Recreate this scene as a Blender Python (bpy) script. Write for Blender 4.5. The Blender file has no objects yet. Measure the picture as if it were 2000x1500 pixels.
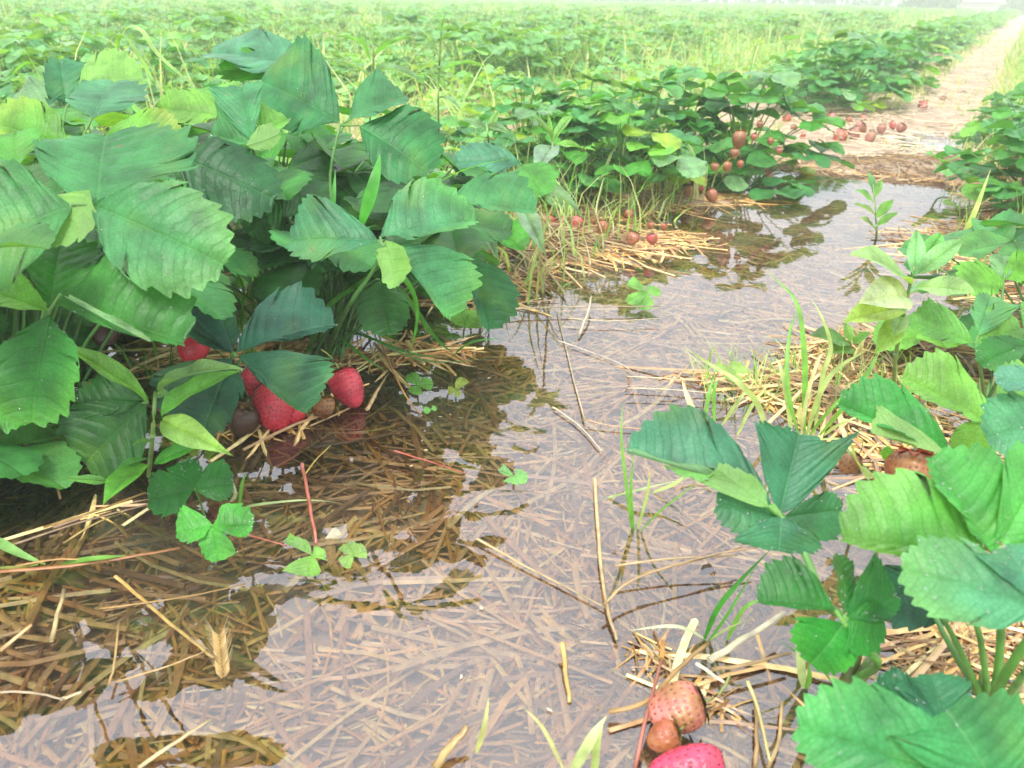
import bpy, math, random
import numpy as np
from mathutils import Vector
R_ = math.radians
random.seed(7); rs = np.random.RandomState(7)
scn = bpy.context.scene
col = scn.collection

# ------------------------------------------------------------------ camera
H = 0.42; PITCH = R_(25.8); ROLL = R_(1.0); F = 1570.0
cam = bpy.data.cameras.new("camera"); camo = bpy.data.objects.new("camera", cam); col.objects.link(camo)
camo.location = (0, 0, H); camo.rotation_mode = 'QUATERNION'
from mathutils import Matrix
CM = Matrix.Rotation(math.pi/2-PITCH, 3, 'X') @ Matrix.Rotation(ROLL, 3, 'Z'); camo.rotation_quaternion = CM.to_quaternion()
cam.sensor_width = 36; cam.lens = 36*F/2000; cam.clip_start = 0.01; cam.clip_end = 500
cam.dof.use_dof = True; cam.dof.focus_distance = 0.85; cam.dof.aperture_fstop = 12
scn.camera = camo
# ------------------------------------------------------------------ world
SUN_EL, SUN_AZ = 58, 200
w = bpy.data.worlds.new("World"); scn.world = w; w.use_nodes = True
nt = w.node_tree; nt.nodes.clear()
sky = nt.nodes.new('ShaderNodeTexSky'); sky.sky_type = 'NISHITA'; sky.sun_disc = False
sky.sun_elevation = R_(SUN_EL); sky.sun_rotation = R_(SUN_AZ); sky.air_density = 1.0; sky.dust_density = 3.0
hs = nt.nodes.new('ShaderNodeHueSaturation'); hs.inputs['Saturation'].default_value = 0.22; hs.inputs['Value'].default_value = 1.0
mx = nt.nodes.new('ShaderNodeMixRGB'); mx.inputs[0].default_value = 0.8; mx.inputs[2].default_value = (11.7, 11.8, 12.8, 1)
bg = nt.nodes.new('ShaderNodeBackground'); bg.inputs['Strength'].default_value = 0.135
ou = nt.nodes.new('ShaderNodeOutputWorld')
nt.links.new(sky.outputs[0], hs.inputs['Color']); nt.links.new(hs.outputs[0], mx.inputs[1])
wtc = nt.nodes.new('ShaderNodeTexCoord'); wsx = nt.nodes.new('ShaderNodeSeparateXYZ'); nt.links.new(wtc.outputs['Generated'], wsx.inputs[0])   # overcast: brighter overhead
wma = nt.nodes.new('ShaderNodeMath'); wma.operation = 'MULTIPLY_ADD'; wma.inputs[1].default_value = .75; wma.inputs[2].default_value = .62; wma.use_clamp = False
wcl = nt.nodes.new('ShaderNodeMath'); wcl.operation = 'MAXIMUM'; wcl.inputs[1].default_value = 0; nt.links.new(wsx.outputs[2], wcl.inputs[0]); nt.links.new(wcl.outputs[0], wma.inputs[0])
wsc = nt.nodes.new('ShaderNodeVectorMath'); wsc.operation = 'SCALE'; nt.links.new(mx.outputs[0], wsc.inputs[0]); nt.links.new(wma.outputs[0], wsc.inputs[3])
nt.links.new(wsc.outputs[0], bg.inputs[0]); nt.links.new(bg.outputs[0], ou.inputs[0])
# ------------------------------------------------------------------ sun (overcast)
sl = bpy.data.lights.new("sun", 'SUN'); sl.energy = 2.2; sl.angle = R_(14); sl.color = (1, .96, .9)
so = bpy.data.objects.new("sun", sl); col.objects.link(so)
sd = Vector((math.sin(R_(SUN_AZ))*math.cos(R_(SUN_EL)), math.cos(R_(SUN_AZ))*math.cos(R_(SUN_EL)), math.sin(R_(SUN_EL))))
so.rotation_euler = sd.to_track_quat('Z', 'Y').to_euler()
scn.view_settings.view_transform = 'Standard'; scn.view_settings.look = 'None'
scn.view_settings.exposure = 0.70; scn.view_settings.gamma = 1
scn.cycles.max_bounces = 7; scn.cycles.transparent_max_bounces = 8; scn.cycles.volume_bounces = 1
scn.cycles.diffuse_bounces = 3; scn.cycles.glossy_bounces = 3; scn.cycles.transmission_bounces = 4

# ------------------------------------------------------------------ pixel helpers (photo pixels 2000x1500)
cp, sp_ = math.cos(PITCH), math.sin(PITCH)
def ray(px, py):                      # world direction with unit camera-forward component
    x = (px-1000)/F; u = -(py-750)/F
    return np.array(CM @ Vector((x, u, -1)))
O = np.array([0, 0, H])
def at(px, py, d): return O + ray(px, py)*d
def gp(px, py, z=0.0):
    r = ray(px, py); return O + r*((z-H)/r[2])
def gdepth(px, py, z=0.0): return (z-H)/ray(px, py)[2]
def onplane(px, py, p0, N, lim=.12):
    r = ray(px, py); den = r@N
    d0 = (p0-O)@np.array([0, cp, -sp_])
    d = ((p0-O)@N)/den if abs(den) > 1e-4 else d0
    if d < 0: d = d0
    return O + r*min(max(d, d0-lim), d0+lim)
def nrm(v):
    v = np.asarray(v, float); return v/(np.linalg.norm(v)+1e-12)

ROW = np.array([math.sin(R_(30.1)), math.cos(R_(30.1))]); PERP = np.array([ROW[1], -ROW[0]])
def xy(al, ac): return ROW*al + PERP*ac

# ------------------------------------------------------------------ noise + ground height
_g = rs.rand(64, 64)
def vnoise(x, y):
    x = np.asarray(x, float); y = np.asarray(y, float)
    xi = np.floor(x).astype(int); yi = np.floor(y).astype(int); fx = x-xi; fy = y-yi
    fx = fx*fx*(3-2*fx); fy = fy*fy*(3-2*fy)
    g = lambda a, b: _g[a % 64, b % 64]
    return (g(xi, yi)*(1-fx)+g(xi+1, yi)*fx)*(1-fy)+(g(xi, yi+1)*(1-fx)+g(xi+1, yi+1)*fx)*fy
def sstep(a, b, t):
    t = np.clip((t-a)/(b-a), 0, 1); return t*t*(3-2*t)
MOUNDS = [(1420, 1085, .012, .13, .018, 8), (1370, 745, .024, .09, .022, -5), (1590, 780, .030, .09, .06, 0), (1130, 500, .020, .22, .09, 20), (1330, 1270, .012, .08, .04, 10), (1420, 1400, .015, .07, .05, 20), (1860, 1290, .014, .06, .05, 0),
          (1720, 700, .045, .13, .10, 0), (330, 985, .006, .20, .02, 14), (1230, 590, .012, .22, .02, 5), (150, 1100, .003, .22, .015, 4),
          (900, 690, .007, .2, .03, 8), (1230, 1190, .008, .03, .12, 0), (1750, 340, .03, .5, .12, -5), (1900, 1400, .001, .12, .12, 0),
          (1230, 470, .024, .3, .1, 10), (1390, 395, .03, .3, .1, 10), (500, 840, .012, .12, .03, 0), (1740, 900, .03, .12, .1, 0), (620, 700, .014, .2, .05, 0),
          (1930, 480, .03, .25, .2, 0)]
_m = []
for px, py, h, sx, sy, ang in MOUNDS:
    p = gp(px, py); _m.append((p[0], p[1], h, sx, sy, R_(ang)))
def ground(x, y):
    x = np.asarray(x, float); y = np.asarray(y, float)
    al = x*ROW[0]+y*ROW[1]; ac = x*PERP[0]+y*PERP[1]
    wob = (vnoise(al*2.3+5, 3.3)-.5)*.16
    val = 1-sstep(.20, .52, np.abs(ac+.27+wob))
    near = 1-sstep(.85, 1.25, al)                       # the flooded near end is wide
    val = np.maximum(val, near*.72)
    far = sstep(2.25, 2.7, al)
    z = .022 - .052*val*(1-far)
    pud = np.exp(-(((al-3.05)/.36)**2+((ac+.17)/.16)**2))
    z = z - .05*pud
    z = z + far*.004
    z = z + (vnoise(x*9, y*9)-.5)*.010 + (vnoise(x*31+7, y*31)-.5)*.006
    for mx_, my_, h, sx, sy, a in _m:
        dx = x-mx_; dy = y-my_
        u = dx*math.cos(a)+dy*math.sin(a); v = -dx*math.sin(a)+dy*math.cos(a)
        z = z + h*np.exp(-(u/sx)**2-(v/sy)**2)
    return z

# ------------------------------------------------------------------ mesh builder
class Geo:
    def __init__(s): s.V = []; s.Q = []; s.U = []; s.C = []; s.W = []; s.n = 0
    def add(s, V, Q, uv=None, c=(.5, .5, .5), vv=None):
        V = np.asarray(V, float).reshape(-1, 3); Q = np.asarray(Q, int).reshape(-1, 4)
        n = len(V)
        s.V.append(V); s.Q.append(Q+s.n); s.n += n
        s.U.append(np.zeros((n, 2)) if uv is None else np.asarray(uv, float))
        s.W.append(np.zeros((n, 2)) if vv is None else np.asarray(vv, float))
        c = np.asarray(c, float); s.C.append(np.tile(c, (n, 1)) if c.ndim == 1 else c)
    def arrays(s):
        return np.concatenate(s.V), np.concatenate(s.Q), np.concatenate(s.U), np.concatenate(s.C), np.concatenate(s.W)
    def mesh(s, name, mat, off=(0, 0, 0), smooth=True):
        V, Q, U, C, W = s.arrays() if s.V else (np.zeros((0, 3)),)*5
        return mk_mesh(name, V-np.asarray(off), Q, U, C, W, mat, smooth)
def mk_mesh(name, V, Q, U, C, W, mat, smooth=True):
    me = bpy.data.meshes.new(name)
    me.vertices.add(len(V)); me.vertices.foreach_set("co", V.astype(np.float32).ravel())
    me.loops.add(Q.size); me.loops.foreach_set("vertex_index", Q.astype(np.int32).ravel())
    me.polygons.add(len(Q)); me.polygons.foreach_set("loop_start", (np.arange(len(Q))*4).astype(np.int32))
    try: me.polygons.foreach_set("loop_total", np.full(len(Q), 4, np.int32))
    except Exception: pass
    li = Q.ravel()
    u = me.uv_layers.new(name="UVMap"); u.data.foreach_set("uv", U[li].astype(np.float32).ravel())
    u = me.uv_layers.new(name="Vein"); u.data.foreach_set("uv", W[li].astype(np.float32).ravel())
    a = me.color_attributes.new("Col", 'FLOAT_COLOR', 'POINT')
    a.data.foreach_set("color", np.hstack([C, np.ones((len(C), 1))]).astype(np.float32).ravel())
    me.polygons.foreach_set("use_smooth", np.full(len(Q), smooth))
    me.update(calc_edges=True); me.materials.append(mat)
    return me
def obj(name, me, parent=None, loc=None):
    o = bpy.data.objects.new(name, me); col.objects.link(o)
    if parent: o.parent = parent
    if loc is not None: o.location = loc
    return o
def tag(o, label=None, cat=None, group=None, kind=None):
    if label: o['label'] = label
    if cat: o['category'] = cat
    if group: o['group'] = group
    if kind: o['kind'] = kind
    return o
def empty(name, loc, label, cat, group=None, rz=0):
    o = bpy.data.objects.new(name, None); col.objects.link(o); o.location = loc; o.rotation_euler = (0, 0, rz)
    o.empty_display_size = .05
    return tag(o, label, cat, group)

# ------------------------------------------------------------------ shape primitives
def shape_outline(kind, s):
    """half outline: s 0..1 base to apex -> x along, hw (max 1)"""
    x = .5*(1-np.cos(np.pi*s))
    if kind == 'straw':   hw = np.interp(x, [0, .05, .1, .2, .3, .4, .5, .6, .7, .8, .88, .94, .98, 1], [0, .15, .29, .54, .75, .90, .98, 1, .97, .87, .70, .49, .27, 0])
    elif kind == 'lance': hw = np.sin(np.pi*x**.8)**1.15
    elif kind == 'oval':  hw = np.sin(np.pi*x**.95)**.8
    hw = np.clip(hw, 0, None)
    return x, hw/hw.max()
def leaflet(g, B, T, L, Rr, N, teeth=9, k=5, nt_=6, bend=0., curl=0., fold=0., puff=.0050, c=(.05, .2, .05), kind='straw', tooth=.19, wave=.0, rng=random, edge=None, tipdrop=0.):
    B, T, L, Rr, N = (np.asarray(q, float) for q in (B, T, L, Rr, N))
    a = T-B; ln = np.linalg.norm(a)
    if np.cross(a, L-B)@N < 0: L, Rr = Rr, L
    n_all = nrm(N - a*(N@a)/(ln*ln))
    ns = teeth*k if teeth else k
    s = np.linspace(0, 1, ns+1); x, hw = shape_outline(kind, s)
    s0 = .2 if kind == 'straw' else 0.
    ph = (s-s0)/(1-s0)*(teeth+.5) if teeth else s*0; act = (s > s0)
    fr = ph-np.floor(ph)
    prof = (np.clip(1-np.abs(2*fr-1.1)/1.1, 0, 1)**.6)*act*(.45+.55*sstep(.2, .5, s))*(.9+.12*np.sin(np.floor(ph)*2.3+1))
    t = np.linspace(0, 1, nt_+1)
    m = x**1.7; tf = t**1.3
    wph = rng.random()*6.28; wph2 = rng.random()*6.28
    for sg, S in ((1, L), (-1, Rr)):
        ap = (S-B)@a/(ln*ln)
        side = (S-B)-a*ap
        side = side/1.0
        ox = x+prof*tooth*.75*(.35+.65*np.sin(np.pi*np.clip(x, 0, 1))); oy = hw*(1)+prof*tooth*.9
        ox = ox - .0*act
        jit = 1+.03*np.sin(np.floor(ph)*2.4+sg+wph)
        oy = oy*jit
        X = m[:, None]*(1-tf)+ox[:, None]*tf
        Y = oy[:, None]*(t**.93)[None, :]
        X = X - .05*np.sin(np.pi*t)[None, :]*Y*0
        vein = np.where(act, np.cos(2*np.pi*(fr-.5)), -1)[:, None] if teeth else np.cos(2*np.pi*s*7)[:, None]
        pz = -vein*np.sin(np.pi*np.clip(t, 0, 1)**.8)[None, :]*puff*(.35+1.1*vnoise(s*teeth*.9+wph*5, s*0+sg+9))[:, None]
        # shape lies on an arc: skew so widest line passes through S
        skew = (ap-.58)
        P = B + a*(X+skew*Y*np.sin(np.pi*np.clip(X, 0, 1)))[..., None] + side*(sg*0+1)*Y[..., None]
        z = pz + bend*4*X*(1-X) + curl*Y**2.2 - fold*Y*0 - tipdrop*X**2.5 + wave*np.sin(X*7+wph+sg*1.3)*Y**1.5 + wave*.6*np.sin(X*13+wph2)*Y**2
        z = z + .02*np.exp(-(Y/.10)**2)*(-1 if kind == 'straw' else -1)
        P = P + n_all*(z*ln)[..., None]
        uv = np.stack([X, sg*Y*.5], -1).reshape(-1, 2)
        vv = np.stack([np.broadcast_to(np.where(act, fr, 0.)[:, None] if teeth else (s*7 % 1)[:, None], X.shape), np.broadcast_to(t, X.shape)], -1).reshape(-1, 2)
        i = np.arange(ns)[:, None]*(nt_+1)+np.arange(nt_)[None, :]
        i = i.ravel()
        if sg > 0: Q = np.stack([i, i+(nt_+1), i+(nt_+1)+1, i+1], -1)
        else: Q = np.stack([i, i+1, i+(nt_+1)+1, i+(nt_+1)], -1)
        cc = np.asarray(c, float)
        if edge is not None:
            wgt = .8*(sstep(.45, 1.0, np.sqrt(X**2*.6+Y**2*.5))*sstep(.3, .95, X))[..., None]
            cc = (cc*(1-wgt)+np.asarray(edge)*wgt).reshape(-1, 3)
        g.add(P.reshape(-1, 3), Q, uv, cc, vv)
def leaflet_auto(g, B, dirn, N, ln, wr=.8, **kw):
    B = np.asarray(B, float); d = nrm(dirn); N = nrm(N); side = nrm(np.cross(N, d)); N2 = np.cross(d, side)
    fold = kw.pop('vfold', .12)
    T = B+d*ln; M = B+d*ln*.58; hwid = ln*wr/2
    leaflet(g, B, T, M+side*hwid+N2*fold*ln, M-side*hwid+N2*fold*ln, N, **kw)
def tube(g, pts, r0, r1=None, sides=5, c=(.1, .25, .05), c2=None, flat=1.0):
    pts = np.asarray(pts, float); n = len(pts); r1 = r0 if r1 is None else r1
    V = []; C = []
    for i in range(n):
        d = nrm(pts[min(i+1, n-1)]-pts[max(i-1, 0)])
        up = np.array([0, 0, 1.]) if abs(d[2]) < .9 else np.array([0, 1., 0])
        s = nrm(np.cross(d, up)); u = np.cross(s, d); f = i/(n-1); r = r0*(1-f)+r1*f
        for k in range(sides):
            a = 2*math.pi*k/sides; V.append(pts[i]+s*math.cos(a)*r+u*math.sin(a)*r*flat)
            C.append(np.asarray(c)*(1-f)+np.asarray(c2 if c2 is not None else c)*f)
    Q = []
    for i in range(n-1):
        for k in range(sides):
            k2 = (k+1) % sides; Q.append((i*sides+k, i*sides+k2, (i+1)*sides+k2, (i+1)*sides+k))
    if sides >= 4:
        for b in (0, (n-1)*sides):
            if sides == 4: Q.append((b, b+1, b+2, b+3))
            elif sides == 5: Q.append((b, b+1, b+2, b+3)); Q.append((b, b+3, b+4, b+4)) if False else None
            elif sides == 6: Q.append((b, b+1, b+2, b+3)); Q.append((b, b+3, b+4, b+5))
    uv = [((i//sides)/(n-1), (i % sides)/sides) for i in range(n*sides)]
    g.add(V, [q for q in Q if q], uv, np.array(C))
def bez(p0, p1, p2, n=7):
    t = np.linspace(0, 1, n)[:, None]; p0, p1, p2 = (np.asarray(q, float) for q in (p0, p1, p2))
    return p0*(1-t)**2+p1*2*t*(1-t)+p2*t*t
def smooth_pts(P, n=5):
    P = [np.asarray(p, float) for p in P]
    if len(P) < 3: return np.array([P[0]+(P[1]-P[0])*i/4 for i in range(5)])
    Q = [2*P[0]-P[1]]+P+[2*P[-1]-P[-2]]; out = []
    for i in range(1, len(Q)-2):
        for j in range(n):
            t = j/n; a, b, c, d = Q[i-1:i+3]
            out.append(.5*((2*b)+(c-a)*t+(2*a-5*b+4*c-d)*t*t+(3*b-a-3*c+d)*t**3))
    out.append(P[-1]); return np.array(out)
def blade(g, pts, w, c, c2=None, fold=.25, side=None, roll=0.):
    pts = np.asarray(pts, float); n = len(pts); V = []; C = []; UV = []
    chord = nrm(pts[-1]-pts[0]+1e-6)
    if side is None:
        side = np.cross(chord, [0, 0, 1.]); side = np.array([1., 0, 0]) if np.linalg.norm(side) < .15 else nrm(side)
    for i in range(n):
        f = i/(n-1); d = nrm(pts[min(i+1, n-1)]-pts[max(i-1, 0)])
        s = nrm(side-d*(side@d)); u = np.cross(s, d); s = s*math.cos(roll*f)+u*math.sin(roll*f); u = np.cross(s, d)
        ww = w*.5*max(.04, (min(1, .45+f*3.0))*(1-max(0, (f-.35)/.65)**1.8))
        for k in (-1, 0, 1):
            V.append(pts[i]+s*k*ww+u*(fold*ww if k else 0)); C.append(np.asarray(c)*(1-f)+np.asarray(c2 if c2 is not None else c)*f); UV.append((f, k*.5))
    Q = []
    for i in range(n-1):
        for k in range(2): Q.append((i*3+k, i*3+k+1, (i+1)*3+k+1, (i+1)*3+k))
    g.add(V, Q, UV, np.array(C))

# ------------------------------------------------------------------ materials
def newmat(name):
    m = bpy.data.materials.new(name); m.use_nodes = True; t = m.node_tree; t.nodes.clear()
    return m, t, t.nodes, t.links
def nd(N, typ, **kw):
    n = N.new(typ)
    for k, v in kw.items(): setattr(n, k, v)
    return n
def leaf_material(name, veins=True, rough=.38, trans=.22, backmul=1.0, spec=.5):
    m, t, N, Lk = newmat(name)
    at_ = nd(N, 'ShaderNodeVertexColor', layer_name='Col')
    geo = nd(N, 'ShaderNodeNewGeometry')
    tc = nd(N, 'ShaderNodeTexCoord')
    n1 = nd(N, 'ShaderNodeTexNoise'); n1.inputs['Scale'].default_value = 38; n1.inputs['Detail'].default_value = 4
    Lk.new(tc.outputs['Object'], n1.inputs['Vector'])
    r1 = nd(N, 'ShaderNodeMapRange'); r1.inputs[1].default_value = .3; r1.inputs[2].default_value = .7; r1.inputs[3].default_value = .62; r1.inputs[4].default_value = 1.4
    Lk.new(n1.outputs[0], r1.inputs[0])
    cm = nd(N, 'ShaderNodeVectorMath', operation='SCALE'); Lk.new(at_.outputs[0], cm.inputs[0]); Lk.new(r1.outputs[0], cm.inputs[3])
    n5 = nd(N, 'ShaderNodeTexNoise'); n5.inputs['Scale'].default_value = 17; n5.inputs['Detail'].default_value = 2; Lk.new(tc.outputs['Object'], n5.inputs['Vector'])
    r5 = nd(N, 'ShaderNodeMapRange'); r5.inputs[1].default_value = .55; r5.inputs[2].default_value = .75; r5.inputs[3].default_value = 0; r5.inputs[4].default_value = .45; Lk.new(n5.outputs[0], r5.inputs[0])
    m5 = nd(N, 'ShaderNodeMixRGB'); Lk.new(r5.outputs[0], m5.inputs[0]); Lk.new(cm.outputs[0], m5.inputs[1]); m5.inputs[2].default_value = (.13, .27, .04, 1)
    n6 = nd(N, 'ShaderNodeTexNoise'); n6.inputs['Scale'].default_value = 75; n6.inputs['Detail'].default_value = 3; Lk.new(tc.outputs['Object'], n6.inputs['Vector'])
    r6 = nd(N, 'ShaderNodeMapRange'); r6.inputs[1].default_value = .735; r6.inputs[2].default_value = .765; r6.inputs[3].default_value = 0; r6.inputs[4].default_value = .8; Lk.new(n6.outputs[0], r6.inputs[0])
    m6 = nd(N, 'ShaderNodeMixRGB'); Lk.new(r6.outputs[0], m6.inputs[0]); Lk.new(m5.outputs[0], m6.inputs[1]); m6.inputs[2].default_value = (.16, .09, .03, 1)
    colr = m6.outputs[0]
    hgt = None
    if veins:
        uv = nd(N, 'ShaderNodeUVMap', uv_map='Vein'); sx = nd(N, 'ShaderNodeSeparateXYZ'); Lk.new(uv.outputs[0], sx.inputs[0])
        nw = nd(N, 'ShaderNodeTexNoise'); nw.inputs['Scale'].default_value = 120; Lk.new(tc.outputs['Object'], nw.inputs['Vector'])
        nws = nd(N, 'ShaderNodeMath', operation='MULTIPLY_ADD'); Lk.new(nw.outputs[0], nws.inputs[0]); nws.inputs[1].default_value = .34; Lk.new(sx.outputs[0], nws.inputs[2])
        a1 = nd(N, 'ShaderNodeMath', operation='SUBTRACT'); Lk.new(nws.outputs[0], a1.inputs[0]); a1.inputs[1].default_value = .67
        a2 = nd(N, 'ShaderNodeMath', operation='ABSOLUTE'); Lk.new(a1.outputs[0], a2.inputs[0])
        mr = nd(N, 'ShaderNodeMapRange'); Lk.new(a2.outputs[0], mr.inputs[0]); mr.inputs[1].default_value = .0; mr.inputs[2].default_value = .085; mr.inputs[3].default_value = 1; mr.inputs[4].default_value = 0
        # midrib
        uv2 = nd(N, 'ShaderNodeUVMap', uv_map='UVMap'); sy = nd(N, 'ShaderNodeSeparateXYZ'); Lk.new(uv2.outputs[0], sy.inputs[0])
        b1 = nd(N, 'ShaderNodeMath', operation='ABSOLUTE'); Lk.new(sy.outputs[1], b1.inputs[0])
        mb = nd(N, 'ShaderNodeMapRange'); Lk.new(b1.outputs[0], mb.inputs[0]); mb.inputs[1].default_value = .004; mb.inputs[2].default_value = .022; mb.inputs[3].default_value = 1; mb.inputs[4].default_value = 0
        mm = nd(N, 'ShaderNodeMath', operation='MAXIMUM'); Lk.new(mr.outputs[0], mm.inputs[0]); Lk.new(mb.outputs[0], mm.inputs[1])
        vr = nd(N, 'ShaderNodeTexVoronoi', feature='DISTANCE_TO_EDGE'); vr.inputs['Scale'].default_value = 340; Lk.new(tc.outputs['Object'], vr.inputs['Vector'])
        vm = nd(N, 'ShaderNodeMapRange'); vm.inputs[1].default_value = .0; vm.inputs[2].default_value = .18; vm.inputs[3].default_value = .84; vm.inputs[4].default_value = 1.04; Lk.new(vr.outputs['Distance'], vm.inputs[0])
        vs = nd(N, 'ShaderNodeVectorMath', operation='SCALE'); Lk.new(colr, vs.inputs[0]); Lk.new(vm.outputs[0], vs.inputs[3]); colr = vs.outputs[0]
        mc = nd(N, 'ShaderNodeMixRGB', blend_type='MIX')
        f = nd(N, 'ShaderNodeMath', operation='MULTIPLY'); Lk.new(mm.outputs[0], f.inputs[0]); f.inputs[1].default_value = .34
        Lk.new(f.outputs[0], mc.inputs[0]); Lk.new(colr, mc.inputs[1])
        vcx = nd(N, 'ShaderNodeMixRGB', blend_type='ADD'); vcx.inputs[0].default_value = 1; Lk.new(colr, vcx.inputs[1]); vcx.inputs[2].default_value = (.05, .09, .03, 1)
        dk = nd(N, 'ShaderNodeVectorMath', operation='SCALE'); Lk.new(colr, dk.inputs[0]); dk.inputs[3].default_value = .55
        # lateral veins read darker on top, lighter below; midrib lighter
        mcol = nd(N, 'ShaderNodeMixRGB'); Lk.new(mb.outputs[0], mcol.inputs[0]); Lk.new(dk.outputs[0], mcol.inputs[1]); Lk.new(vcx.outputs[0], mcol.inputs[2])
        Lk.new(mcol.outputs[0], mc.inputs[2]); colr = mc.outputs[0]
        vo = nd(N, 'ShaderNodeTexVoronoi', feature='SMOOTH_F1'); vo.inputs['Scale'].default_value = 260; Lk.new(tc.outputs['Object'], vo.inputs['Vector'])
        h1 = nd(N, 'ShaderNodeMath', operation='MULTIPLY'); Lk.new(vo.outputs['Distance'], h1.inputs[0]); h1.inputs[1].default_value = -.7
        h2 = nd(N, 'ShaderNodeMath', operation='MULTIPLY'); Lk.new(mm.outputs[0], h2.inputs[0]); h2.inputs[1].default_value = -.45
        h3 = nd(N, 'ShaderNodeMath', operation='ADD'); Lk.new(h1.outputs[0], h3.inputs[0]); Lk.new(h2.outputs[0], h3.inputs[1])
        n7 = nd(N, 'ShaderNodeTexNoise'); n7.inputs['Scale'].default_value = 95; n7.inputs['Detail'].default_value = 1; Lk.new(tc.outputs['Object'], n7.inputs['Vector'])
        h4 = nd(N, 'ShaderNodeMath', operation='MULTIPLY_ADD'); Lk.new(n7.outputs[0], h4.inputs[0]); h4.inputs[1].default_value = 1.5; Lk.new(h3.outputs[0], h4.inputs[2]); hgt = h4.outputs[0]
    # underside
    us = nd(N, 'ShaderNodeMixRGB', blend_type='MIX'); us.inputs[0].default_value = .5; us.inputs[2].default_value = (.20*backmul, .34*backmul, .12*backmul, 1)
    Lk.new(colr, us.inputs[1])
    mxs = nd(N, 'ShaderNodeMixRGB'); Lk.new(geo.outputs['Backfacing'], mxs.inputs[0]); Lk.new(colr, mxs.inputs[1]); Lk.new(us.outputs[0], mxs.inputs[2])
    rr = nd(N, 'ShaderNodeMapRange'); Lk.new(geo.outputs['Backfacing'], rr.inputs[0]); rr.inputs[3].default_value = rough; rr.inputs[4].default_value = .6
    p = nd(N, 'ShaderNodeBsdfPrincipled'); Lk.new(mxs.outputs[0], p.inputs['Base Color']); Lk.new(rr.outputs[0], p.inputs['Roughness'])
    p.inputs['Specular IOR Level'].default_value = spec
    tl = nd(N, 'ShaderNodeBsdfTranslucent')
    tcx = nd(N, 'ShaderNodeMixRGB', blend_type='MULTIPLY'); tcx.inputs[0].default_value = 1; Lk.new(colr, tcx.inputs[1]); tcx.inputs[2].default_value = (3.2, 2.6, .9, 1)
    Lk.new(tcx.outputs[0], tl.inputs[0])
    if hgt is not None:
        bp = nd(N, 'ShaderNodeBump'); bp.inputs['Strength'].default_value = .38; bp.inputs['Distance'].default_value = .0013
        Lk.new(hgt, bp.inputs['Height']); Lk.new(bp.outputs[0], p.inputs['Normal'])
    ms = nd(N, 'ShaderNodeMixShader'); ms.inputs[0].default_value = trans; Lk.new(p.outputs[0], ms.inputs[1]); Lk.new(tl.outputs[0], ms.inputs[2])
    o = nd(N, 'ShaderNodeOutputMaterial'); Lk.new(ms.outputs[0], o.inputs[0])
    return m
def col_material(name, rough=.5, spec=.5, noise=(60, .75, 1.25), trans=0., bump=0., bscale=200):
    m, t, N, Lk = newmat(name)
    at_ = nd(N, 'ShaderNodeVertexColor', layer_name='Col'); tc = nd(N, 'ShaderNodeTexCoord')
    n1 = nd(N, 'ShaderNodeTexNoise'); n1.inputs['Scale'].default_value = noise[0]; n1.inputs['Detail'].default_value = 3; Lk.new(tc.outputs['Object'], n1.inputs['Vector'])
    r1 = nd(N, 'ShaderNodeMapRange'); r1.inputs[1].default_value = .3; r1.inputs[2].default_value = .7; r1.inputs[3].default_value = noise[1]; r1.inputs[4].default_value = noise[2]
    Lk.new(n1.outputs[0], r1.inputs[0])
    cm = nd(N, 'ShaderNodeVectorMath', operation='SCALE'); Lk.new(at_.outputs[0], cm.inputs[0]); Lk.new(r1.outputs[0], cm.inputs[3])
    p = nd(N, 'ShaderNodeBsdfPrincipled'); Lk.new(cm.outputs[0], p.inputs['Base Color']); p.inputs['Roughness'].default_value = rough; p.inputs['Specular IOR Level'].default_value = spec
    out = p.outputs[0]
    if bump:
        n2 = nd(N, 'ShaderNodeTexNoise'); n2.inputs['Scale'].default_value = bscale; n2.inputs['Detail'].default_value = 4; Lk.new(tc.outputs['Object'], n2.inputs['Vector'])
        bp = nd(N, 'ShaderNodeBump'); bp.inputs['Strength'].default_value = bump; bp.inputs['Distance'].default_value = .002; Lk.new(n2.outputs[0], bp.inputs['Height']); Lk.new(bp.outputs[0], p.inputs['Normal'])
    if trans:
        tl = nd(N, 'ShaderNodeBsdfTranslucent'); tcx = nd(N, 'ShaderNodeMixRGB', blend_type='MULTIPLY'); tcx.inputs[0].default_value = 1; Lk.new(cm.outputs[0], tcx.inputs[1]); tcx.inputs[2].default_value = (1.6, 1.6, .8, 1)
        Lk.new(tcx.outputs[0], tl.inputs[0]); ms = nd(N, 'ShaderNodeMixShader'); ms.inputs[0].default_value = trans; Lk.new(out, ms.inputs[1]); Lk.new(tl.outputs[0], ms.inputs[2]); out = ms.outputs[0]
    o = nd(N, 'ShaderNodeOutputMaterial'); Lk.new(out, o.inputs[0]); return m
M_leaf = leaf_material("strawberry leaf", rough=.43, spec=.28)
M_leaf_far = leaf_material("strawberry leaf distant", veins=False, rough=.45, trans=.25, spec=.3)
M_weed = leaf_material("weed leaf", rough=.45, trans=.3)
M_grass = col_material("grass", .42, .5, trans=.35)
M_stalk = col_material("leaf stalk", .42, .5, trans=.15)
M_straw = col_material("wet straw", .33, .55, (90, .7, 1.25))
M_fruit = col_material("strawberry fruit", .3, .5, (70, .75, 1.15), bump=.25, bscale=500)
M_calyx = col_material("strawberry calyx", .7, .3, trans=.1)
M_dead = col_material("dead leaf", .6, .3, trans=.15)
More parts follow.
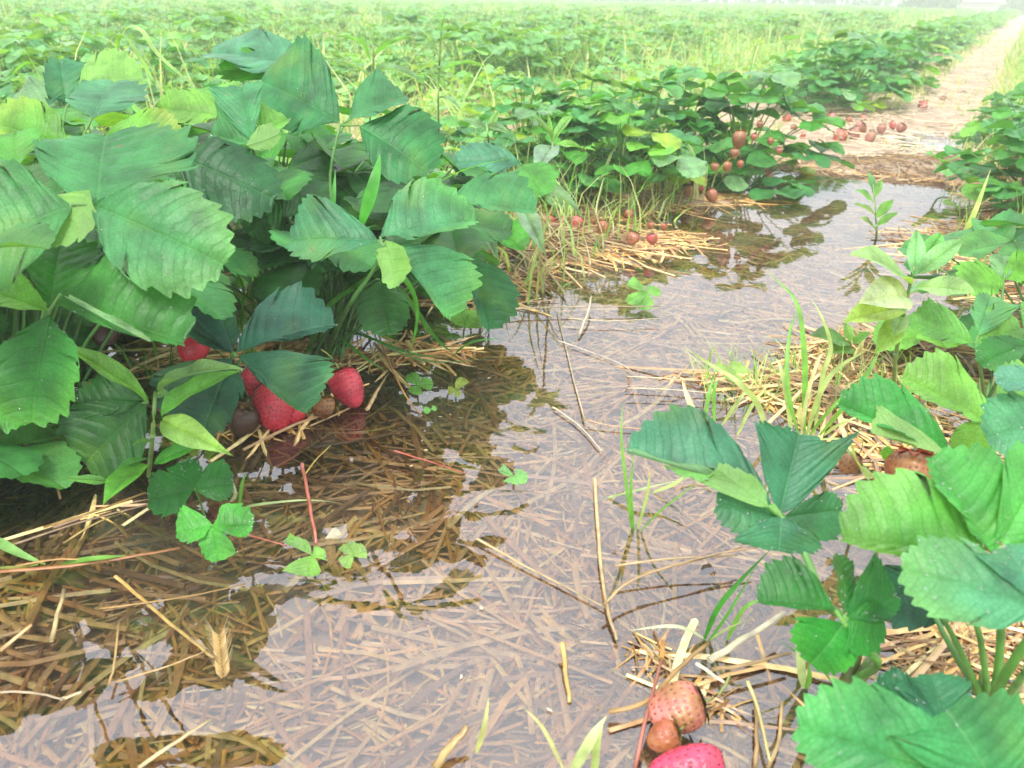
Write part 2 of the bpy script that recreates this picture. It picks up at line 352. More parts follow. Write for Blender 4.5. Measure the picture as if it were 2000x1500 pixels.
# mud
m, t, N, Lk = newmat("wet mud"); M_mud = m
tc = nd(N, 'ShaderNodeTexCoord'); n1 = nd(N, 'ShaderNodeTexNoise'); n1.inputs['Scale'].default_value = 14; n1.inputs['Detail'].default_value = 8; Lk.new(tc.outputs['Object'], n1.inputs['Vector'])
cr = nd(N, 'ShaderNodeValToRGB'); cr.color_ramp.elements[0].position = .3; cr.color_ramp.elements[0].color = (.20, .13, .07, 1); cr.color_ramp.elements[1].position = .7; cr.color_ramp.elements[1].color = (.46, .34, .22, 1)
Lk.new(n1.outputs[0], cr.inputs[0]); p = nd(N, 'ShaderNodeBsdfPrincipled'); Lk.new(cr.outputs[0], p.inputs['Base Color']); p.inputs['Roughness'].default_value = .55
n2 = nd(N, 'ShaderNodeTexNoise'); n2.inputs['Scale'].default_value = 120; n2.inputs['Detail'].default_value = 6; Lk.new(tc.outputs['Object'], n2.inputs['Vector'])
bp = nd(N, 'ShaderNodeBump'); bp.inputs['Strength'].default_value = .6; bp.inputs['Distance'].default_value = .004; Lk.new(n2.outputs[0], bp.inputs['Height']); Lk.new(bp.outputs[0], p.inputs['Normal'])
o = nd(N, 'ShaderNodeOutputMaterial'); Lk.new(p.outputs[0], o.inputs[0])
# water: clear film with a little mud in it and a strong sky mirror
m, t, N, Lk = newmat("puddle water"); M_water = m
tc = nd(N, 'ShaderNodeTexCoord')
tr = nd(N, 'ShaderNodeBsdfTransparent'); tr.inputs[0].default_value = (.98, .93, .86, 1)
df = nd(N, 'ShaderNodeBsdfDiffuse'); df.inputs[0].default_value = (.36, .29, .22, 1)
n1 = nd(N, 'ShaderNodeTexNoise'); n1.inputs['Scale'].default_value = 4.5; n1.inputs['Detail'].default_value = 4; Lk.new(tc.outputs['Object'], n1.inputs['Vector'])
r1 = nd(N, 'ShaderNodeMapRange'); r1.inputs[1].default_value = .35; r1.inputs[2].default_value = .7; r1.inputs[3].default_value = .0; r1.inputs[4].default_value = .12; Lk.new(n1.outputs[0], r1.inputs[0])
ms = nd(N, 'ShaderNodeMixShader'); Lk.new(r1.outputs[0], ms.inputs[0]); Lk.new(tr.outputs[0], ms.inputs[1]); Lk.new(df.outputs[0], ms.inputs[2])
gl = nd(N, 'ShaderNodeBsdfGlossy'); gl.inputs['Roughness'].default_value = .0; gl.inputs[0].default_value = (.94, .965, 1, 1)
fr = nd(N, 'ShaderNodeFresnel'); fr.inputs[0].default_value = 2.05
n2 = nd(N, 'ShaderNodeTexNoise'); n2.inputs['Scale'].default_value = 22; n2.inputs['Detail'].default_value = 3; Lk.new(tc.outputs['Object'], n2.inputs['Vector'])
bp = nd(N, 'ShaderNodeBump'); bp.inputs['Strength'].default_value = .12; bp.inputs['Distance'].default_value = .002; Lk.new(n2.outputs[0], bp.inputs['Height'])
Lk.new(bp.outputs[0], gl.inputs['Normal'])
m2 = nd(N, 'ShaderNodeMixShader'); Lk.new(fr.outputs[0], m2.inputs[0]); Lk.new(ms.outputs[0], m2.inputs[1]); Lk.new(gl.outputs[0], m2.inputs[2])
o = nd(N, 'ShaderNodeOutputMaterial'); Lk.new(m2.outputs[0], o.inputs[0])

# ------------------------------------------------------------------ ground + water
def grid(xs, ys, zf):
    X, Y = np.meshgrid(xs, ys, indexing='ij'); Z = zf(X, Y)
    V = np.stack([X, Y, Z], -1).reshape(-1, 3); ny = len(ys)
    i = (np.arange(len(xs)-1)[:, None]*ny+np.arange(ny-1)[None, :]).ravel()
    return V, np.stack([i, i+ny, i+ny+1, i+1], -1)
def spaced(a, b, n0, n1, lo, hi):
    return np.unique(np.concatenate([np.linspace(a, lo, n0), np.linspace(lo, hi, n1), np.linspace(hi, b, n0)]))
g = Geo(); V, Q = grid(spaced(-80, 80, 30, 300, -1.5, 2.6), spaced(-8, 100, 30, 340, 0, 4.6), ground); g.add(V, Q, V[:, :2], (.2, .15, .1))
tag(obj('ground', g.mesh('ground', M_mud)), 'wet brown mud under straw of the strawberry field', 'ground', kind='structure')
g = Geo(); V, Q = grid(np.linspace(-1.6, 3.4, 30), np.linspace(-.4, 5.2, 30), lambda x, y: x*0); g.add(V, Q, V[:, :2], (.5,)*3)
tag(obj('puddle_water', g.mesh('puddle_water', M_water)), 'clear rain water flooding the path between the rows', 'water', kind='structure')

# ------------------------------------------------------------------ straw
STRAWC = np.array([(.50, .28, .07), (.58, .36, .11), (.34, .16, .04), (.60, .42, .17), (.20, .095, .03), (.50, .30, .10), (.60, .40, .13), (.40, .20, .05)])
def straws(n, xr, yr, lmin, lmax, wmin, wmax, keep=None, lift=.006, pale=0., seed=1, zmin=-1):
    r = np.random.RandomState(seed)
    x = r.uniform(*xr, n); y = r.uniform(*yr, n)
    if keep is not None:
        k = keep(x, y, r); x = x[k]; y = y[k]
    n = len(x)
    base = vnoise(x*5+3, y*5+9)*math.pi*2.2+.4
    th = base + r.normal(0, .75, n); rnd = r.rand(n) < .35; th[rnd] = r.rand(rnd.sum())*math.pi
    ln = lmin+(lmax-lmin)*r.rand(n)**2.2; wd = wmin+(wmax-wmin)*r.rand(n)**1.5
    t = np.linspace(-.5, .5, 4)
    curv = r.normal(0, .10, n)
    dx, dy = np.cos(th), np.sin(th)
    px = x[:, None]+dx[:, None]*ln[:, None]*t - dy[:, None]*(ln*curv)[:, None]*(t*t*4)[None]*.5
    py = y[:, None]+dy[:, None]*ln[:, None]*t + dx[:, None]*(ln*curv)[:, None]*(t*t*4)[None]*.5
    zz = ground(px, py); zc = np.maximum(zz.mean(1), zz.max(1)-.006)[:, None]*.7+zz*.3
    tilt = r.normal(0, .035, n)
    z = zc + (r.rand(n)*lift+.001)[:, None] + tilt[:, None]*ln[:, None]*t
    P = np.stack([px, py, z], -1)                                     # n,4,3
    sx = np.stack([-dy, dx, np.zeros(n)], -1)[:, None, :]*(wd*.5)[:, None, None]
    up = np.array([0, 0, 1.])[None, None, :]*(wd*.32)[:, None, None]
    V = np.stack([P+sx-up*.2, P+up, P-sx-up*.2, P-up], 2)                         # n,4,4,3
    V = V.reshape(-1, 3)
    q = []
    for i in range(3):
        for k in range(4): q.append((i*4+k, i*4+(k+1) % 4, i*4+4+(k+1) % 4, i*4+4+k))
    q += [(0, 1, 2, 3), (12, 15, 14, 13)]
    Q = (np.array(q)[None]+(np.arange(n)*16)[:, None, None]).reshape(-1, 4)
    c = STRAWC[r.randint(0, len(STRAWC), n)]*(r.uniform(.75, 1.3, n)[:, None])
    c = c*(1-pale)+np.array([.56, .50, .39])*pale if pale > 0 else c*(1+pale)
    c = np.clip(c*np.where(zc[:, :1] > .002, .56 if pale < .2 else 1., 1.36)*np.where(zc[:, :1] > .002, 1., [[.97, .99, 1.08]]), 0, .8)  # submerged straw coloured lighter to make up for light lost in the water
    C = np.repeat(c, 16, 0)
    return V, Q, C
g = Geo()
def kp(x, y, r):
    al = x*ROW[0]+y*ROW[1]; ac = x*PERP[0]+y*PERP[1]
    return (r.rand(len(x)) < np.where(ac < -1.0, .35, 1.))
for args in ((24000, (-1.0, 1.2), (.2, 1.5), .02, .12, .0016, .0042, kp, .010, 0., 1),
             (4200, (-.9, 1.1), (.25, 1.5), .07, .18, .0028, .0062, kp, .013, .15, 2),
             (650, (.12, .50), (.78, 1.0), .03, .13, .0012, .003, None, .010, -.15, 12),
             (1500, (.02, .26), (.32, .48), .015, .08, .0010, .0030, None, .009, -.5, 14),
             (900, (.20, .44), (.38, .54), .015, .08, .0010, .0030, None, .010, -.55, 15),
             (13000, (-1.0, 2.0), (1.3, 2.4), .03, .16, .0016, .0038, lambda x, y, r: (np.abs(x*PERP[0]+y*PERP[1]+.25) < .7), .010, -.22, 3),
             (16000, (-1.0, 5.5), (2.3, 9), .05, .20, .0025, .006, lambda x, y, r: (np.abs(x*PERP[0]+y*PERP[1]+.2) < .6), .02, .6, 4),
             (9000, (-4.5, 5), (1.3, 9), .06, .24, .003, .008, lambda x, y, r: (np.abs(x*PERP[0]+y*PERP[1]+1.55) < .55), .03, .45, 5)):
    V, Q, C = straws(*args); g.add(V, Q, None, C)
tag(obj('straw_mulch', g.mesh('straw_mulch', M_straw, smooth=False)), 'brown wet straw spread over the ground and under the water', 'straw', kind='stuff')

# chaff, petals and crumbs drifting on the water film
g = Geo(); r = np.random.RandomState(91); nf = 900
x = r.uniform(-.9, 1.6, nf); y = r.uniform(.28, 2.3, nf); k = (ground(x, y) < -.004) & (vnoise(x*6, y*6) > .42); x = x[k]; y = y[k]; n_ = len(x)
a = r.rand(n_)*6.28; l = r.uniform(.0006, .0030, n_)*(1+y*.4); wq = l*r.uniform(.25, .7, n_); ca, sa = np.cos(a), np.sin(a)
V = np.stack([np.stack([x+ca*l*i_-sa*wq*j_, y+sa*l*i_+ca*wq*j_, np.full(n_, .0012)+.0004*(i_ > 0)], -1) for i_, j_ in ((-1, 0), (0, -1), (1, .1), (.1, 1))], 1).reshape(-1, 3)
cc = np.array([(.45, .36, .22), (.16, .10, .05), (.28, .18, .08), (.55, .50, .38)])[r.randint(0, 4, n_)]
g.add(V, np.arange(4*n_).reshape(-1, 4), None, np.repeat(cc, 4, 0))
tag(obj('floating_chaff', g.mesh('floating_chaff', M_dead, smooth=False)), 'tiny bits of straw and dirt floating on the puddle', 'chaff', kind='stuff')

# single straws that stand out; a = end, b = end (photo pixels), lift above ground/water in metres
def straw_thing(pts, w_, c, label, name='straw_stalk', z=(.004,), cat='straw', c2=None):
    P = []
    for i, (px, py) in enumerate(pts):
        zz = z[i] if i < len(z) else z[-1]
        P.append(gp(px, py, zz))
    P = smooth_pts(P, 4) if len(P) > 2 else np.array([P[0]+(P[1]-P[0])*f for f in np.linspace(0, 1, 5)])
    r = random.Random(int(pts[0][0]*7+pts[0][1]))
    for i in range(1, len(P)-1): P[i] = P[i]+np.array([r.uniform(-1, 1), r.uniform(-1, 1), .3*r.uniform(-1, 1)])*w_*.10
    c = np.asarray(c)*.8; g = Geo(); base = P[0].copy(); tube(g, P, w_*.36, w_*.26, 6, c, c*r.uniform(.6, 1.1), flat=.5)
    # nodes on the stalk
    o = obj(name, g.mesh(name, M_straw, base), loc=base)
    return tag(o, label, cat, 'loose straws on the mulch')
PAL = (.48, .36, .18); GOL = (.42, .25, .07); BRN = (.30, .16, .06); RED = (.33, .10, .05)
for a in [([(932, 1052), (1050, 1118), (1192, 1192)], .0042, PAL, 'long pale straw slanting across the puddle right of its centre', (.004, .003, .003)),
          ([(1162, 935), (1172, 1080), (1185, 1180), (1205, 1250)], .0050, (.58, .42, .20), 'thick split straw pointing at the camera in mid puddle', (.003, .004, .004, .004)),
          ([(1142, 822), (1120, 740), (1088, 610)], .0034, (.55, .45, .30), 'thin straw running back from the bent straw knee', (.004, .003, .002)),
          ([(1142, 820), (1200, 832), (1300, 842)], .0034, (.55, .32, .16), 'bent straw with an orange knee lying to the right', (.006, .004, .003)),
          ([(0, 1116), (140, 1104), (250, 1088), (352, 1070)], .0060, (.45, .20, .08), 'thick reddish stalk lying at the left edge of the photo', (.012, .012, .013, .012)),
          ([(30, 1105), (120, 1092), (235, 1095)], .0040, (.50, .27, .08), 'golden straw lying along the thick reddish stalk', (.014, .014, .010)),
          ([(85, 1030), (180, 1000), (285, 962)], .0048, GOL, 'golden straw leaning under the narrow leaved weed', (.016, .018, .016)),
          ([(0, 1072), (150, 1022), (290, 985)], .0045, (.36, .24, .15), 'grey brown straw in the bundle at the left edge', (.010, .013, .013)),
          ([(125, 1060), (190, 1020), (245, 1000)], .0036, (.55, .40, .14), 'short yellow straw below the bundle at left', (.008, .010, .010)),
          ([(100, 1252), (125, 1150)], .0052, (.58, .45, .22), 'short pale straw stub with cut white end at left', (.002, .008)),
          ([(0, 1270), (62, 1220)], .0060, (.55, .38, .17), 'stubby straw entering from the left edge with frayed end', (.003, .010)),
          ([(225, 1125), (300, 1190), (360, 1240), (418, 1285)], .0045, (.50, .33, .10), 'long golden straw slanting down towards the wheat ear', (.004,)),
          ([(195, 1188), (280, 1178), (390, 1160), (480, 1140)], .0030, GOL, 'thin golden straw crossing the slanting golden straw', (.006,)),
          ([(225, 1332), (330, 1300), (400, 1272)], .0030, (.5, .34, .14), 'thin curved straw left of the wheat ear foot', (.006,)),
          ([(120, 1365), (160, 1352)], .0050, (.6, .48, .28), 'short whitish straw tip near the lower left corner', (.001, .007)),
          ([(0, 1352), (60, 1352), (125, 1366)], .0032, (.48, .38, .24), 'pale bent straw in the lower left water', (.003,)),
          ([(212, 1340), (222, 1300), (232, 1215)], .0028, (.5, .34, .14), 'thin upright looking straw beside the lower left puddle tongue', (.006,)),
          ([(1098, 1255), (1105, 1310), (1112, 1372)], .0055, (.60, .40, .12), 'short golden straw standing out low in the puddle', (.010, .004, .001)),
          ([(848, 1500), (885, 1452), (912, 1418)], .0085, (.42, .28, .10), 'thick dark ended stem poking up at the bottom edge', (.003, .008, .014)),
          ([(270, 1500), (350, 1445), (412, 1405)], .0048, (.62, .48, .25), 'pale straw with dark shadow at the bottom left', (.002, .006, .008)),
          ([(1225, 735), (1320, 740), (1425, 748)], .0040, (.66, .52, .30), 'straight pale straw on the far edge of the straw island', (.012,)),
          ([(1225, 735), (1228, 752)], .0050, (.4, .2, .08), 'tiny brown straw knee left of the straw island', (.010, .001)),
          ([(1290, 765), (1320, 740), (1345, 712)], .0036, PAL, 'short straw propped on the straw island', (.006, .015, .022)),
          ([(1225, 758), (1300, 760), (1420, 770)], .0030, (.7, .58, .36), 'second pale straw on the straw island', (.010,)),
          ([(1180, 1180), (1240, 1130), (1390, 1085), (1480, 1068)], .0040, (.5, .33, .15), 'long straw on the bundle in front of the dark green leaf', (.012, .016, .018, .018)),
          ([(1200, 1105), (1300, 1092), (1440, 1085)], .0042, (.56, .40, .20), 'straight straw on the bundle left of the bright green leaf', (.014,)),
          ([(1250, 1120), (1340, 1100), (1450, 1068)], .0034, (.42, .27, .12), 'brown straw crossing the bundle left of the bright green leaf', (.017,)),
          ([(1190, 1390), (1260, 1372), (1320, 1310), (1385, 1255)], .0058, (.42, .25, .08), 'long curved brown straw above the decaying strawberries', (.006, .010, .014, .014)),
          ([(1385, 1290), (1450, 1250), (1532, 1195)], .0085, (.62, .55, .38), 'broad white dry straw blade below the bright green leaf', (.012, .018, .020)),
          ([(1360, 1295), (1385, 1312), (1415, 1333)], .0050, (.62, .54, .38), 'short white straw sliver above the decaying strawberries', (.016,)),
          ([(1240, 1500), (1265, 1390), (1292, 1290)], .0040, (.42, .14, .09), 'thin reddish stem upright left of the decaying strawberries', (.006, .020, .026)),
          ([(1460, 1330), (1480, 1380), (1505, 1490)], .0038, (.6, .52, .2), 'yellowish straw right of the decaying strawberries', (.016, .010, .006)),
          ([(1475, 1500), (1478, 1440), (1475, 1370)], .0045, (.48, .31, .13), 'brown straw right of the decaying strawberries', (.004,)),
          ([(1500, 1500), (1520, 1450), (1528, 1370)], .0040, (.5, .34, .14), 'leaning brown straw next to the lowest leaf', (.006,)),
          ([(1390, 1308), (1460, 1298), (1545, 1275)], .0055, (.40, .26, .11), 'thick brown straw pointing under the bright green leaf', (.012,)),
          ([(985, 605), (1080, 600), (1290, 598)], .0055, (.55, .42, .26), 'long flat straw lying across the water behind the middle plant', (.010,)),
          ([(1110, 622), (1200, 626), (1290, 622)], .0035, (.66, .56, .36), 'pale straw lying just in front of the long flat straw', (.008,)),
          ([(1130, 655), (1148, 610), (1155, 578)], .0055, (.62, .52, .36), 'pale straw standing across the long flat straw', (.004, .012, .016)),
          ([(1090, 665), (1200, 705), (1240, 730)], .0028, (.70, .60, .44), 'fine pale straw floating in mid puddle', (.003,)),
          ([(1080, 795), (1130, 830), (1175, 880)], .0036, (.62, .52, .34), 'pale floating straw left of the bent straw knee', (.003,)),
          ([(590, 905), (600, 960), (618, 1062)], .0050, (.50, .15, .10), 'straight red runner standing in the water below the strawberries', (.018, .012, .004)),
          ([(735, 640), (765, 720), (800, 785), (822, 808)], .0034, (.52, .26, .10), 'thin orange runner bending down right of the red strawberry', (.045, .03, .012, .006)),
          ([(485, 1045), (520, 1055), (560, 1066)], .0032, (.6, .16, .09), 'short red runner between the two small clover like leaves', (.014, .012, .008)),
          ([(770, 880), (850, 905), (910, 925)], .0034, (.5, .12, .08), 'red runner under the water in mid picture', (.004,)),
          ([(100, 900), (118, 975)], .0042, (.40, .22, .09), 'upright brown stub left of the narrow leaved weed', (.02, .004)),
          ([(590, 935), (615, 900), (645, 870)], .0030, (.60, .45, .12), 'small yellow straw below the strawberries', (.012,)),
          ]:
    pts, w_, c, lab = a[:4]; zz = a[4] if len(a) > 4 else (.004,)
    straw_thing(pts, w_, c, lab, z=zz, name='runner' if 'runner' in lab else 'straw_stalk', cat='runner' if 'runner' in lab else 'straw')
# wheat ear
def wheat_ear(p0, p1, label):
    g = Geo(); a = p1-p0; ln = np.linalg.norm(a); d = a/ln; s = nrm(np.cross(d, [0, 0, 1])); rr = random.Random(3)
    tube(g, [p0-d*.02, p0, p1], .0008, .0006, 4, (.4, .27, .1))
    for i in range(13):
        for sg in (-1, 1):
            b = p0+a*(i/13); e = b+d*.011+s*sg*.0045+np.array([0, 0, rr.uniform(.001, .004)])
            mid = (b+e)/2+s*sg*.0012
            tube(g, [b, mid, e], .0020, .0003, 5, (.34, .22, .08), (.46, .32, .14))
            tube(g, [e, e+d*.012+s*sg*.004], .0003, .0001, 4, (.6, .46, .24))
    o = obj('wheat_ear', g.mesh('wheat_ear', M_straw, p0), loc=p0); tag(o, label, 'wheat ear')
wheat_ear(gp(437, 1325, -.001), gp(428, 1240, -.001), 'golden wheat ear lying in the water at lower left')

# ------------------------------------------------------------------ strawberry plants: hero leaves
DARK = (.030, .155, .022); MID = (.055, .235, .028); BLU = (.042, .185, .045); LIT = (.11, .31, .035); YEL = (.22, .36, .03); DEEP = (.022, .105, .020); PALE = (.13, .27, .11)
NDEF = nrm((0, -.45, .9))
def petiole(g, a, b, r0, r1, c, side=0.):
    a = np.asarray(a); b = np.asarray(b); m = (a+b)/2; m = m*.4+np.array([b[0]*.25+a[0]*.75, b[1]*.25+a[1]*.75, a[2]*.3+b[2]*.7])*.6
    m[0] += side
    tube(g, bez(a, m, b, 8), r0, r1, 6, c, c)
mdr, t, N, Lk = newmat("water drop"); p = nd(N, 'ShaderNodeBsdfPrincipled'); p.inputs['Base Color'].default_value = (.9, .97, .93, 1); p.inputs['Roughness'].default_value = .02; p.inputs['Transmission Weight'].default_value = .9; p.inputs['IOR'].default_value = 1.33
o = nd(N, 'ShaderNodeOutputMaterial'); Lk.new(p.outputs[0], o.inputs[0])
def drop(g, p, n, r):
    n = nrm(n); a = nrm(np.cross(n, [.3, .8, .1])); b = np.cross(n, a); V = []
    for lv, (rad, h) in enumerate(((1, -.1), (.85, .38), (.45, .62))):
        for k in range(6): V.append(p+(a*math.cos(k*math.pi/3)+b*math.sin(k*math.pi/3))*rad*r+n*h*r)
    Q = [(l*6+k, l*6+(k+1) % 6, l*6+6+(k+1) % 6, l*6+6+k) for l in range(2) for k in range(6)]+[(12, 13, 14, 15), (12, 15, 16, 17)]
    g.add(V, Q, None, (.8, .9, .85))
def hero_leaf(root, hub, d, leaflets, crown=None, via=None, r=.0017, sc=(.10, .26, .06), label=None, mat=None, **dk):
    """hub pixel + depth; leaflets: dicts with T, L, R pixels, optional B, N, col ..."""
    off = np.array(root.location); hw = at(hub[0], hub[1], d)
    g = Geo()
    if crown is None: crown = off
    if via is not None:
        pts = [np.asarray(crown)]+[at(*v) for v in via]+[hw]; tube(g, smooth_pts(pts, 4), r*1.25, r*.85, 6, sc)
    else: petiole(g, crown, hw, r*1.3, r*.85, sc)
    st = obj('leaf_stalk', g.mesh('leaf_stalk', M_stalk, off), root); gd = Geo(); rd = random.Random(int(hub[0]))
    if label: st['label'] = label
    for lf in leaflets:
        q = dict(dk); q.update(lf)
        N = nrm(q.pop('N', NDEF)); dd = q.pop('d', d); Bp = q.pop('B', hub)
        B = at(Bp[0], Bp[1], dd)
        T, L, R = (onplane(*q.pop(k), B, N, q.get('lim', .10)) for k in ('T', 'L', 'R')); q.pop('lim', 0)
        cup = q.pop('cup', .10); ln = np.linalg.norm(T-B)
        L = L+N*cup*ln*.5; R = R+N*cup*ln*.5
        g = Geo()
        if Bp is not hub and np.linalg.norm(B-hw) < .05: tube(g, [hw, B], r*.7, r*.6, 5, sc)
        q.setdefault('rng', random.Random(int(Bp[0]*3+q.get('teeth', 9))))
        q.setdefault('wave', .034); q.setdefault('bend', .05); q.setdefault('nt_', 8); q.setdefault('k', 6)
        lab = q.pop('label', None)
        leaflet(g, B, T, L, R, N, **q)
        lo = obj('leaflet', g.mesh('leaflet', mat or M_leaf, off), st)
        if lab: lo['label'] = lab
        if d < .9:
            A = np.concatenate(g.V); ctr = (B+T)/2
            for _ in range(rd.randint(6, 22)):
                v = A[rd.randrange(len(A))]
                if np.linalg.norm(v-B) > .006: drop(gd, v+N*.0002, N, rd.uniform(.0004, .0011))
    if gd.n: tag(obj('water_drops', gd.mesh('water_drops', mdr, off), st), kind='stuff')
def crown_at(px, py, z=.015):
    p = gp(px, py, z); return p
def plant(px, py, label, group='large strawberry plants nearest the camera'):
    p = crown_at(px, py); root = empty('strawberry_plant', p, label, 'strawberry plant', group)
    g = Geo()
    rr = random.Random(px)
    for i in range(5):
        a = rr.random()*6.28; tube(g, [p+np.array([math.cos(a)*.008, math.sin(a)*.008, -.03]), p+np.array([math.cos(a)*.006, math.sin(a)*.006, .0]), p+np.array([math.cos(a)*.012, math.sin(a)*.012, .03])], .006, .002, 6, (.16, .10, .05), (.12, .20, .05))
    obj('crown', g.mesh('crown', M_stalk, p), root)
    return root
def dct(B=None, **k):
    if B is not None: k['B'] = B
    return k

# plant 1 : big one at the left edge
P1 = plant(60, 880, 'large strawberry plant with the biggest broad leaves at the left edge')
hero_leaf(P1, (175, 400), .56, [
    dict(T=(205, 262), L=(88, 322), R=(372, 328), B=(188, 408), c=(.036, .175, .05), teeth=10, N=(0, -.45, .85), cup=.12, bend=.03, lim=.14),
    dict(T=(434, 515), L=(352, 372), R=(262, 545), B=(178, 398), c=(.045, .19, .06), N=(0, -.75, .65), edge=(.10, .28, .06), cup=.05),
    dict(T=(-70, 500), L=(40, 548), R=(10, 330), B=(140, 400), c=BLU, N=(.1, -.7, .7), cup=.05),
    dict(T=(95, 470), L=(180, 440), R=(75, 400), B=(175, 372), c=LIT, N=(.1, .8, -.6), cup=-.1, teeth=6)], via=None)
hero_leaf(P1, (98, 605), .55, [
    dict(T=(356, 668), L=(270, 500), R=(235, 650), B=(108, 592), c=DARK, N=(.1, -.75, .6), cup=.04, edge=(.03, .14, .03)),
    dict(T=(290, 668), L=(150, 580), R=(222, 618), B=(118, 575), c=PALE, N=(-.1, .7, -.7), d=.535, teeth=8, cup=0),
    dict(T=(62, 825), L=(-12, 715), R=(158, 705), B=(96, 615), c=(.022, .15, .022), N=(.1, -.9, .45), cup=.06, wave=.03, edge=(.08, .28, .04)),
    dict(T=(-60, 560), L=(0, 625), R=(30, 545), B=(92, 606), c=LIT, N=(0, -.3, .9), cup=.2),
    dict(T=(120, 470), L=(60, 520), R=(190, 520), B=(100, 600), c=DARK, N=(0, -.6, .8), cup=.05, d=.56)])
hero_leaf(P1, (150, 290), .76, [
    dict(T=(-15, 238), L=(95, 298), R=(95, 212), B=(140, 292), c=(.10, .29, .04), N=(-.1, -.8, .55), cup=.02, edge=(.22, .34, .05)),
    dict(T=(348, 262), L=(290, 220), R=(270, 292), B=(205, 262), c=LIT, N=(0, -.8, .6), edge=(.26, .33, .04), cup=.02),
    dict(T=(222, 158), L=(138, 200), R=(272, 212), B=(180, 230), c=(.05, .19, .08), N=(0, -.4, .9), cup=.05)])
hero_leaf(P1, (130, 210), .86, [
    dict(T=(278, 148), L=(190, 118), R=(250, 182), B=(150, 180), c=(.15, .33, .06), N=(0, -.5, .85)),
    dict(T=(115, 115), L=(95, 200), R=(170, 150), B=(130, 205), c=(.03, .15, .06), N=(.4, -.6, .7)),
    dict(T=(20, 200), L=(60, 160), R=(70, 225), c=PALE)])
hero_leaf(P1, (30, 330), .72, [
    dict(T=(100, 400), L=(110, 330), R=(20, 395), c=(.05, .13, .04), N=(0, -.7, .6)),
    dict(T=(-60, 380), L=(-30, 320), R=(0, 420), c=(.04, .12, .05)),
    dict(T=(30, 260), L=(-20, 280), R=(80, 280), c=MID)])
hero_leaf(P1, (60, 480), .70, [dict(T=(160, 540), L=(140, 470), R=(70, 545), c=DEEP), dict(T=(-20, 560), L=(-30, 480), R=(40, 560), c=DARK)])
hero_leaf(P1, (290, 785), .74, [
    dict(T=(165, 905), L=(150, 800), R=(270, 905), B=(285, 790), c=DEEP, N=(.1, -.85, .5)),
    dict(T=(150, 790), L=(210, 740), R=(230, 810), B=(280, 780), c=DEEP, N=(0, -.7, .7))])

# plant 2 : behind, middle left
P2 = plant(545, 650, 'tall strawberry plant with dark tented leaf on top in the centre of the near row')
hero_leaf(P2, (664, 245), .86, [
    dict(T=(508, 158), L=(612, 98), R=(580, 258), B=(662, 238), c=(.022, .145, .042), N=(-.15, -.75, .65), cup=.0, bend=.06),
    dict(T=(838, 338), L=(812, 222), R=(740, 335), B=(702, 245), c=(.026, .155, .042), N=(.2, -.75, .65), cup=.02),
    dict(T=(790, 188), L=(735, 150), R=(745, 232), B=(685, 232), c=(.035, .165, .05), N=(0, -.5, .85), cup=.12)],
    via=[(640, 480, .90), (645, 340, .87)])
hero_leaf(P2, (618, 138), .98, [
    dict(T=(412, 102), L=(480, 150), R=(520, 84), B=(610, 140), c=(.05, .19, .09), N=(0, -.35, .9)),
    dict(T=(430, 135), L=(500, 118), R=(500, 168), B=(600, 150), c=MID, N=(0, -.6, .8), d=1.0)])
hero_leaf(P2, (490, 282), .80, [
    dict(T=(412, 262), L=(425, 208), R=(440, 286), B=(488, 282), c=(.05, .22, .06), N=(-.2, -.75, .6)),
    dict(T=(470, 168), L=(418, 185), R=(516, 180), B=(490, 272), c=(.05, .22, .08), N=(0, -.7, .7), cup=.15),
    dict(T=(562, 232), L=(505, 215), R=(530, 270), B=(492, 280), c=LIT, N=(.2, -.5, .8)),
    dict(T=(545, 262), L=(505, 245), R=(510, 289), B=(480, 285), c=LIT, N=(0, .7, -.7), d=.785)], via=[(520, 420, .86), (505, 330, .82)])
hero_leaf(P2, (435, 235), .90, [
    dict(T=(306, 212), L=(370, 183), R=(370, 250), B=(432, 225), c=(.13, .31, .04), N=(0, -.55, .8)),
    dict(T=(420, 170), L=(380, 190), R=(470, 190), c=LIT)])
hero_leaf(P2, (350, 320), .78, [
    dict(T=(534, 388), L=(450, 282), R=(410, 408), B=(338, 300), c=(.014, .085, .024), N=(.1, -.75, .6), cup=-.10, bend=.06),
    dict(T=(390, 280), L=(330, 300), R=(440, 300), c=DARK, d=.82)])
hero_leaf(P2, (562, 330), .92, [
    dict(T=(600, 420), L=(640, 360), R=(560, 425), c=DEEP), dict(T=(490, 440), L=(520, 380), R=(540, 470), c=DARK),
    dict(T=(640, 300), L=(600, 290), R=(620, 350), c=DEEP)])
hero_leaf(P2, (650, 350), .95, [
    dict(T=(720, 420), L=(740, 360), R=(660, 430), c=DEEP), dict(T=(600, 340), L=(620, 300), R=(620, 370), c=DARK)])
hero_leaf(P2, (560, 260), 1.0, [dict(T=(640, 290), L=(620, 250), R=(590, 310), c=DARK), dict(T=(500, 310), L=(530, 330), R=(520, 270), c=MID)])
hero_leaf(P2, (560, 415), .90, [dict(T=(485, 455), L=(510, 405), R=(540, 470), c=DARK), dict(T=(640, 420), L=(600, 385), R=(600, 440), c=(.025, .10, .03))])

